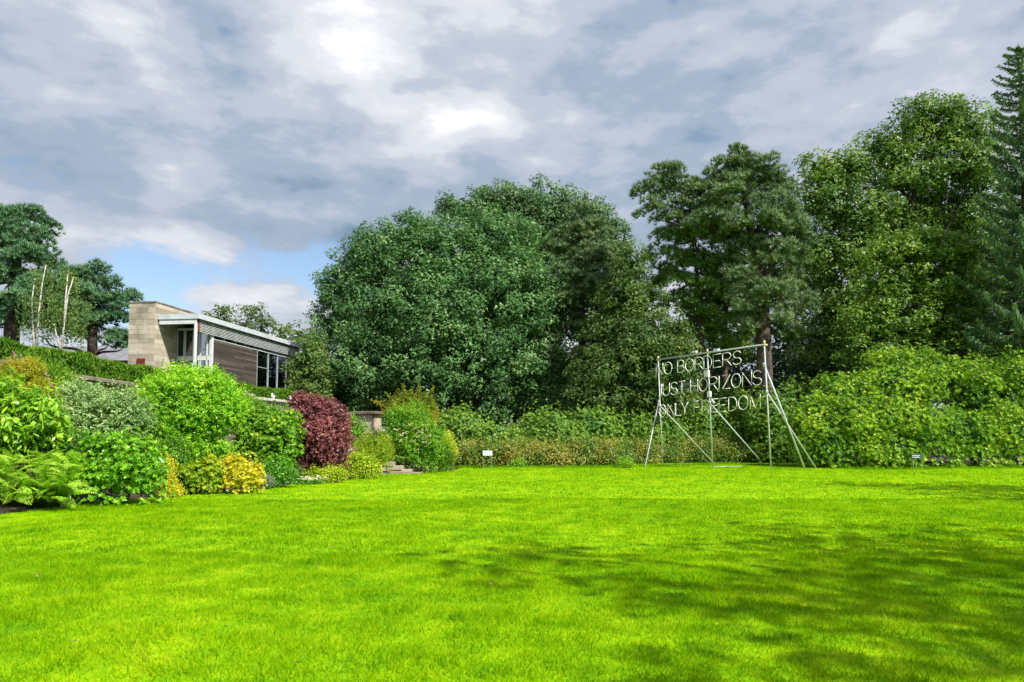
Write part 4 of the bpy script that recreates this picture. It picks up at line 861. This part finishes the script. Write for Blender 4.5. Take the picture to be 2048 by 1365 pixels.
balustrade('balustrade', 'short stone balustrade joining the two terraces behind the big yellow green shrub', (-14.48, 30.15), (-13.5, 34.8), TER, M['grey_stone'])
pole_lab = ['short white pole on the pale balustrade, closest to its near pier', 'middle one of the three white poles on the pale balustrade', 'white pole on the pale balustrade poking out behind the purple shrub']
for i, (x, y0, y1, dx) in enumerate([(547, 790, 812, 5), (583, 795, 815, 6), (621, 800, 826, 8)]):
    Y = np.interp(x, [490, 680], [35.7, 46.3]) - .35
    a, b = P(x - 3, y0 - 3, Y), P(x + dx, y1 + 2, Y)
    zt = TER + .85; t = thing('white_pole', pole_lab[i], 'pole', (b[0], b[1], b[2]), group='white poles on the pale balustrade')
    tube_obj('pole_tube', [b, (a + b) / 2, a], .045, M['box_white'], t, 8); tube_obj('clamp', [a * .75 + b * .25 + [-.09, 0, .02], a * .75 + b * .25 + [.09, 0, -.02]], .075, M['box_white'], t, 8)
# pier at the head of the steps
pc = P(735, 845, 37.5); zt = P(735, 822, 37.5)[2]
t = thing('stone_pier', 'square weathered stone pier with flat cap at the head of the steps', 'pier', (pc[0], 37.9, 0), math.radians(-17)); sx, sy = .52, .42
box('plinth', (-sx - .1, -sy - .1, -.1), (sx + .1, sy + .1, zt - 1.22), M['grey_stone'], t, .02)
box('base_moulding', (-sx - .16, -sy - .16, zt - 1.217), (sx + .16, sy + .16, zt - 1.13), M['pier_stone'], t, .03)
box('shaft', (-sx, -sy, zt - 1.127), (sx, sy, zt - .2), M['pier_stone'], t, .01)
for s in (-1, 1):
    box('pilaster', (s * sx - .10 if s > 0 else -sx - .02, -sy - .035, zt - 1.125), (sx + .02 if s > 0 else -sx + .10, -sy - .002, zt - .202), M['grey_stone'], t)
box('cap', (-sx - .2, -sy - .2, zt - .197), (sx + .2, sy + .2, zt - .03), M['grey_stone'], t, .03)
box('side_block', (-sx - 1.0, -sy + .1, -.1), (-sx - .22, sy - .1, zt - .22), M['grey_stone'], t, .01); box('side_cap', (-sx - 1.15, -sy - .05, zt - .215), (-sx - .205, sy, zt - .06), M['grey_stone'], t, .02)
s0 = G(822, 948); t = thing('stone_steps', 'flight of worn pinkish stone steps climbing from the lawn to the terrace', 'steps', (s0[0], s0[1], 0))
box('bottom_slab', (-1.6, -.12, -.02), (.42, 2.7, .045), M['step_stone'], t, .01)
for i in range(14):
    box('step', (-.40 * (i + 1) - .6, 0, .05 if i == 0 else .17 * i - .06), (-.40 * i - .02, 2.5, .17 * (i + 1) + .02), M['step_stone'], t, .015)
# ------------------------------------------------------------------ building
PH = math.atan(.14)
bt = thing('modern_building', 'modern gallery building with sandstone wall, timber cladding and white louvres', 'building', (BX, BY, 4.0), -PH + math.pi / 2)
# local axes: x along the facade (away), -y towards the lawn
def bb_(name, u0, u1, v0, v1, z0, z1, m, par=None, bev=0):
    lo = (u0, -v1, z0 - 4.0); hi = (u1, -v0, z1 - 4.0)
    o = box(name, lo, hi, m, bt if par is None else par, bev); return o
WT = 10.42
wallp = bb_('stone_wall', -.28, 16, -4.42, -2.62, 3.6, WT - .09, M['mortar'])
wo2 = np.array(wallp.location)
def block(u0, u1, v0, v1, z0, z1):
    lo = np.array((u0, -v1, z0 - 4.0)) - wo2; hi = np.array((u1, -v0, z1 - 4.0)) - wo2
    o = link('stone_block', box_mesh('stone_block', *(hi - lo)), M['sand_stone'], wallp, tuple((lo + hi) / 2))
z = 4.4; row = 0
while z < WT - .1:
    h = min(rng.choice([.30, .36, .42]), WT - .09 - z)
    if WT - .09 - (z + h) < .2: h = WT - .09 - z
    v = -4.42
    while v < -2.6:                                             # end face, seen from the lawn
        w = min(rng.uniform(.45, 1.0), -2.6 - v)
        if -2.6 - (v + w) < .25: w = -2.6 - v
        pr = rng.uniform(.012, .028); block(-.28 - pr, -.282, v + .005, v + w - .005, z + .005, z + h - .005); v += w
    u = -.28; umax = 10 if z > 9.3 else 2.3
    while u < umax:
        w = rng.uniform(.6, 1.25); pr = rng.uniform(.010, .024); block(u + .005, u + w - .005, -2.618, -2.62 + pr, z + .005, z + h - .005); u += w
    z += h
box_ = bb_('wall_coping', -.34, 16.05, -4.47, -2.57, WT - .088, WT, M['grey_stone'])
bb_('plaque', -.36, -.312, -3.75, -3.2, 6.3, 6.72, M['plaque'])
bb_('canopy_roof', -.02, 15.6, -2.55, .24, 9.36, 9.56, M['roof_felt'])
bb_('fascia', -.06, -.022, -2.55, .28, 9.26, 9.585, M['fascia']); bb_('fascia', -.06, 15.64, .244, .284, 9.26, 9.588, M['fascia'])
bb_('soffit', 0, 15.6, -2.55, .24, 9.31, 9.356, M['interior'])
bb_('canopy_beam', .0, .22, -2.5, -.10, 8.95, 9.30, M['white_metal'])
bb_('column', -.0, .16, -.09, .07, 4.3, 9.305, M['white_metal'], bev=.02)
bb_('vent_pipe', 3.1, 3.2, -2.2, -2.1, 9.562, 10.1, M['rust'])
# louvres
for i in range(8):
    zc = 8.50 + i * .102
    o = bb_('louvre_slat', .35, 15.2, .04, .09, zc - .021, zc + .021, M['slat'])
for u in np.arange(.7, 15.3, 1.45): bb_('louvre_bracket', u, u + .04, -.03, .016, 8.42, 9.30, M['slat'])
bb_('louvre_end', .24, .34, -.05, .12, 8.46, 9.28, M['rust'])
# clerestory, cladding
bb_('sill_rail', 2.2, 15.2, -.16, -.06, 8.24, 8.30, M['slat'])
for i, u in enumerate(np.arange(2.2, 15.0, 1.45)):
    w_ = bb_('clerestory_window', u, u + 1.43, -.17, -.13, 8.304, 9.28, M['glass']); bb_('mullion', u - .025, u + .025, -.18, -.07, 8.302, 9.29, M['slat'])
nb = 28; ph = (8.23 - 4.0) / nb
for i in range(nb):
    u = 2.22
    while u < 8.2:
        w = min(rng.uniform(1.6, 3.2), 8.2 - u)
        if 8.2 - (u + w) < .6: w = 8.2 - u
        pr = rng.uniform(0, .012); bb_('cladding_plank', u + .003, u + w - .003, -.22, -.09 + pr, 4.0 + i * ph + .006, 4.0 + (i + 1) * ph - .006, M['timber']); u += w
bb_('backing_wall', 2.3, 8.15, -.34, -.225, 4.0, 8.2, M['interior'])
# entrance screen facing the camera
bb_('jamb_post', 2.0, 2.2, -.22, -.02, 4.0, 8.5, M['white_metal'], bev=.01); bb_('jamb_post', 2.0, 2.16, -.42, -.33, 4.0, 8.5, M['white_metal'])
for v in (-2.56, -2.08, -1.98, -1.42, -1.34, -.98, -.88):
    bb_('frame_post', 2.02, 2.12, v, v + .06, 4.0, 8.9, M['white_metal'])
bb_('transom', 2.0, 2.14, -2.5, -.23, 6.82, 7.12, M['white_metal']); bb_('head_rail', 2.0, 2.14, -2.5, -.23, 8.86, 9.0, M['white_metal'])
for (v0, v1) in ((-2.5, -2.08), (-1.92, -1.42), (-1.28, -.98)):
    bb_('window_pane', 2.05, 2.07, v0, v1, 7.13, 8.85, M['glass']); bb_('door_pane', 2.05, 2.07, v0, v1, 4.05, 6.81, M['glass'])
bb_('window_pane', 2.05, 2.07, -.82, -.33, 7.13, 8.85, M['glass_sky']); bb_('window_pane', 2.05, 2.07, -.82, -.33, 4.05, 6.81, M['glass_sky'])
bb_('security_light', 1.94, 1.995, -1.2, -1.02, 6.98, 7.04, M['wire'])
# tall windows past the cladding
for u in (8.22, 10.0, 11.55, 13.1):
    bb_('mullion', u, u + .065, -.2, -.08, 4.0, 8.236, M['mullion_grey']); 
for (u0, u1) in ((8.33, 9.98), (10.12, 11.53), (11.67, 13.08), (13.22, 15.0)):
    bb_('window_pane', u0, u1, -.17, -.15, 4.0, 8.23, M['glass'])
bb_('window_transom', 8.33, 9.98, -.2, -.1, 7.0, 7.05, M['mullion_grey']); bb_('end_wall', 15.02, 15.3, -2.55, -.1, 4.0, 9.3, M['rust'])
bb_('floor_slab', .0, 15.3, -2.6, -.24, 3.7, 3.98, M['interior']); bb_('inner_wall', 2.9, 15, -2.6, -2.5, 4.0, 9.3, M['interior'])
# distant slate roof by the pine
a = P(215, 705, 62); t = thing('outbuilding', 'distant low building with grey slate roof seen under the pine boughs', 'building', (a[0], 62, 4.3))
zr = P(215, 690, 62)[2] - 4.3
link('roof', pyd('roof', [(-5, -2, zr - 1.6), (6, -2, zr - 1.6), (6, 1, zr), (-5, 1, zr), (-5, 4, zr - 1.6), (6, 4, zr - 1.6)], [(0, 1, 2, 3), (3, 2, 5, 4), (0, 3, 4), (1, 5, 2), (0, 4, 5, 1)]), M['slate'], t)
box('wall', (-4.8, -1.8, -.2), (5.8, 3.8, zr - 1.62), M['grey_stone'], t)

# ------------------------------------------------------------------ text sign
LX, RX = np.array([P(1324, 930, 43.4)[0], 43.4]), np.array([P(1540, 940, 36.4)[0], 36.4])
HS = 6.45
sg = thing('text_sign', 'tall scaffold frame carrying three lines of thin white tube lettering', 'sign', (*LX, 0))
def SP(u, z): q = LX + (RX - LX) * u; return np.array([q[0], q[1], z])
def su(px):
    s = (px - CX) / F; return (s * LX[1] - LX[0]) / ((RX[0] - LX[0]) - s * (RX[1] - LX[1]))
def lean(px, py): return px + (935 - py) * .02                     # the frame itself leans a touch
def S2(px, py):
    u = su(lean(px, py)); q = SP(u, 0); q[2] = P(px, py, q[1])[2]; return q
back = np.array([-(RX - LX)[1], (RX - LX)[0]]); back /= np.linalg.norm(back)
tops = []
for px in (1324, 1424, 1540):
    u = su(px); b = SP(u, -.1); tp = SP(u, HS + .12) + np.array([-.17, .12, 0]); tops.append((u, tp))
    tube_obj('post', [b, tp], .037, M['galv'], sg, 10); tube_obj('post_cap', [tp - [0, 0, .16], tp + [0, 0, .1]], .062, M['brass'], sg, 8)
    tube_obj('coupler', [tp + np.array([-.1, .02, -.14]), tp + np.array([.16, -.03, -.14])], .06, M['brass'], sg, 8)
shift = np.array([-.17, .12, 0])
tube_obj('top_rail', [SP(-.01, HS) + shift + [0, -.08, 0], SP(1.01, HS) + shift + [0, -.08, 0]], .043, M['galv'], sg, 10)
def ground_back(u, dist): q = SP(u, 0.03); return q + np.array([back[0], back[1], 0]) * dist
for px, zf, dist in ((1324, .56, 4.3), (1424, .56, 4.2), (1540, .62, 3.5)):
    u = su(px); a = SP(u, HS * zf) + shift * zf; e = ground_back(u, dist)
    tube_obj('brace', [a, e], .036, M['galv'], sg, 8)
    if px < 1500: tube_obj('base_tube', [SP(u, .035), SP(u, .035) * .45 + e * .55], .02, M['galv'], sg, 8)
    tube_obj('coupler', [a + [0, 0, -.1], a + [0, 0, .1]], .07, M['galv'], sg, 8)
a = SP(1, HS * .84) + shift * .84; tube_obj('brace', [a, (P(1610, 938, 37.2)[0], 37.2, .02)], .045, M['galv'], sg, 10); tube_obj('coupler', [a + [0, 0, -.1], a + [0, 0, .1]], .075, M['galv'], sg, 8)
a = SP(0, HS * .62) + shift * .62; tube_obj('brace', [a, (P(1290, 936, 40.6)[0], 40.6, .02)], .036, M['galv'], sg, 8)
# letters: unit strokes, x 0..1, y 0..1
def arc(cx, cy, rx, ry, a0, a1, n=14): return [(cx + rx * math.cos(math.radians(a0 + (a1 - a0) * i / n)), cy + ry * math.sin(math.radians(a0 + (a1 - a0) * i / n))) for i in range(n + 1)]
bowl = lambda y0, y1, x1: [(0, y0)] + [(x1 * .45, y0)] + arc(x1 * .5, (y0 + y1) / 2, x1 * .5, (y1 - y0) / 2, -90, 90, 10) + [(0, y1)]
GL = {'N': [[(0, 0), (0, 1), (1, 0), (1, 1)]], 'O': [arc(.5, .5, .5, .5, 0, 360, 26)], 'B': [[(0, 0), (0, 1)], bowl(.52, 1, .9), bowl(0, .52, 1)],
      'R': [[(0, 0), (0, 1)], bowl(.48, 1, .95), [(.45, .48), (1, 0)]], 'D': [[(0, 0), (0, 1)], [(0, 0), (.35, 0)] + arc(.4, .5, .6, .5, -90, 90, 16) + [(0, 1)]],
      'E': [[(1, 1), (0, 1), (0, 0), (1, 0)], [(0, .5), (.85, .5)]], 'F': [[(1, 1), (0, 1), (0, 0)], [(0, .5), (.85, .5)]],
      'S': [arc(.5, .75, .46, .25, 20, 270, 16) + arc(.5, .25, .5, .25, 90, -160, 16)], 'J': [[(1, 1), (1, .2)] + arc(.55, .2, .45, .2, 0, -140, 8)],
      'U': [[(0, 1), (0, .35)] + arc(.5, .35, .5, .35, 180, 360, 14) + [(1, 1)]], 'T': [[(0, 1), (1, 1)], [(.5, 1), (.5, 0)]], 'H': [[(0, 0), (0, 1)], [(1, 0), (1, 1)], [(0, .5), (1, .5)]],
      'I': [[(.5, 0), (.5, 1)]], 'Z': [[(0, 1), (1, 1), (0, 0), (1, 0)]], 'L': [[(0, 1), (0, 0), (1, 0)]], 'Y': [[(0, 1), (.5, .48), (1, 1)], [(.5, .48), (.5, 0)]], 'M': [[(0, 0), (0, 1), (.5, .02), (1, 1), (1, 0)]]}
zm = 7.585
rows = [([('N', 165, 268), ('O', 285, 405), ('B', 490, 595), ('O', 610, 735), ('R', 755, 880), ('D', 892, 1010), ('E', 1035, 1150), ('R', 1178, 1310), ('S', 1335, 1460)], (170, 447, 622), (1400, 248, 452)),
        ([('J', 190, 245), ('U', 270, 370), ('S', 390, 490), ('T', 510, 605), ('H', 690, 800), ('O', 820, 945), ('R', 975, 1100), ('I', 1100, 1150), ('Z', 1175, 1290), ('O', 1312, 1455), ('N', 1482, 1620), ('S', 1640, 1770)], (220, 752, 935), (1700, 548, 764)),
        ([('O', 215, 320), ('N', 345, 455), ('L', 467, 548), ('Y', 555, 655), ('F', 745, 815), ('R', 866, 975), ('E', 1005, 1105), ('E', 1128, 1235), ('D', 1270, 1395), ('O', 1420, 1565), ('M', 1602, 1755)], (260, 1064, 1245), (1680, 908, 1120))]
fwd = np.array([-back[0], -back[1], 0]) * .09
for letters, (xa, ta, ba), (xb, tb, bb2) in rows:
    def rowpt(x, f):                                                   # x in zoom pixels, f 0 bottom .. 1 top
        s = (x - xa) / (xb - xa); yt, yb = ta + (tb - ta) * s, ba + (bb2 - ba) * s; y = yb + (yt - yb) * f
        return S2(1290 + x / zm, 670 + y / zm) + fwd
    for ch, x0, x1 in letters:
        segs = [([rowpt(x0 + (x1 - x0) * p[0], p[1]) - np.array(sg.location) for p in stroke], .022) for stroke in GL[ch]]
        V, Fc = tubes(segs, 6); link('letter_' + ch.lower(), pyd('letter', V, Fc, True), M['tube_white'], sg)
    for f in (-.03, 1.03): tube_obj('wire', [rowpt(150, f) - fwd * .6, rowpt(1790, f) - fwd * .6], .008, M['wire'], sg, 4)
def sbox(name, px, py, w, h, m):
    c = S2(px, py) + fwd * .5; s = c[1] / F; o = link(name, box_mesh(name, w * s * 1.3, .16, h * s, .012), m, sg, tuple(c - np.array(sg.location)), (0, 0, math.atan2((RX - LX)[1], (RX - LX)[0])))
sbox('power_box', 1412.5, 748, 9, 13, M['box_white']); sbox('power_box', 1417.5, 789, 6, 11, M['box_white']); sbox('power_box', 1388, 704.5, 9, 4, M['box_white']); sbox('power_box', 1432, 701, 10, 5, M['box_white'])
c = S2(1424, 800); tube_obj('floodlight', [c + fwd, c + fwd * 3 + [.22, -.1, -.18]], .07, M['box_white'], sg, 10)

# ------------------------------------------------------------------ information boards
b = G(975, 938); t = thing('information_lectern', 'white slanted information panel on two grey green legs by the hedge', 'sign', b, math.radians(6))
me = box_mesh('panel', .50, .34, .03, .005); o = link('panel', me, M['panel_white'], t, (0, 0, .83), (math.radians(48), 0, 0))
for i in range(5):
    l_ = link('text_line', box_mesh('text_line', .30 if i else .2, .014, .003), M['post_green'], o, (-.03 if i else -.08, .09 - .045 * i, .0175))
for s in (-1, 1): link('leg', box_mesh('leg', .045, .04, .78, .005), M['post_green'], t, (s * .205, .02, .36))
b = G(1836, 939); b[1] -= .0; t = thing('nameplate', 'low dark green nameplate with two pale text lines under the rhododendrons', 'sign', b, math.radians(-4))
o = link('panel', box_mesh('panel', .56, .03, .26, .005), M['panel_green'], t, (-.03, 0, .68), (math.radians(-6), 0, 0))
random.seed(5)
for zc, xe in ((.035, .15), (-.05, .09)):
    x = -.24
    while x < xe:
        w = random.uniform(.03, .075); link('lettering', box_mesh('lettering', w, .004, .034), M['ink'], o, (x + w / 2, -.0172, zc)); x += w + .014
for s in (-1, 1): link('leg', box_mesh('leg', .035, .035, .60, .005), M['post_green'], t, (s * .24, .03, .28))

# ------------------------------------------------------------------ fallen leaves on the lawn
lv = []
for q in range(2):
    V = [(0, 0, .004), (.03, .018, .016), (.065, .012, .012), (.09, 0, .03), (.06, -.016, .01), (.028, -.02, .014)]
    me = pyd('fallen_leaf', V, [(0, 1, 5), (1, 2, 4, 5), (2, 3, 4)]); me.materials.append(M['fallen']); lv.append(me)
for (x, y) in [(138, 1183), (132, 1202), (250, 1218), (143, 1283), (660, 1094), (635, 1130), (790, 1180), (985, 1171), (262, 1153), (1629, 1198), (1312, 1145), (1660, 964), (1955, 1012), (1990, 1122), (75, 1155), (590, 1327)]:
    p = G(x, y, .045); o = link('fallen_leaf', lv[int(rng.integers(2))], None, None, tuple(p), (rng.normal() * .3, rng.normal() * .3, rng.uniform(0, 6.28))); o.scale = (.75,) * 3; tag(o, 'small curled brown leaf lying on the grass', 'leaf', 'fallen leaves on the lawn')

tot = sum(len(o.data.polygons) for o in C.objects if o.type == 'MESH'); print('FACES', tot)
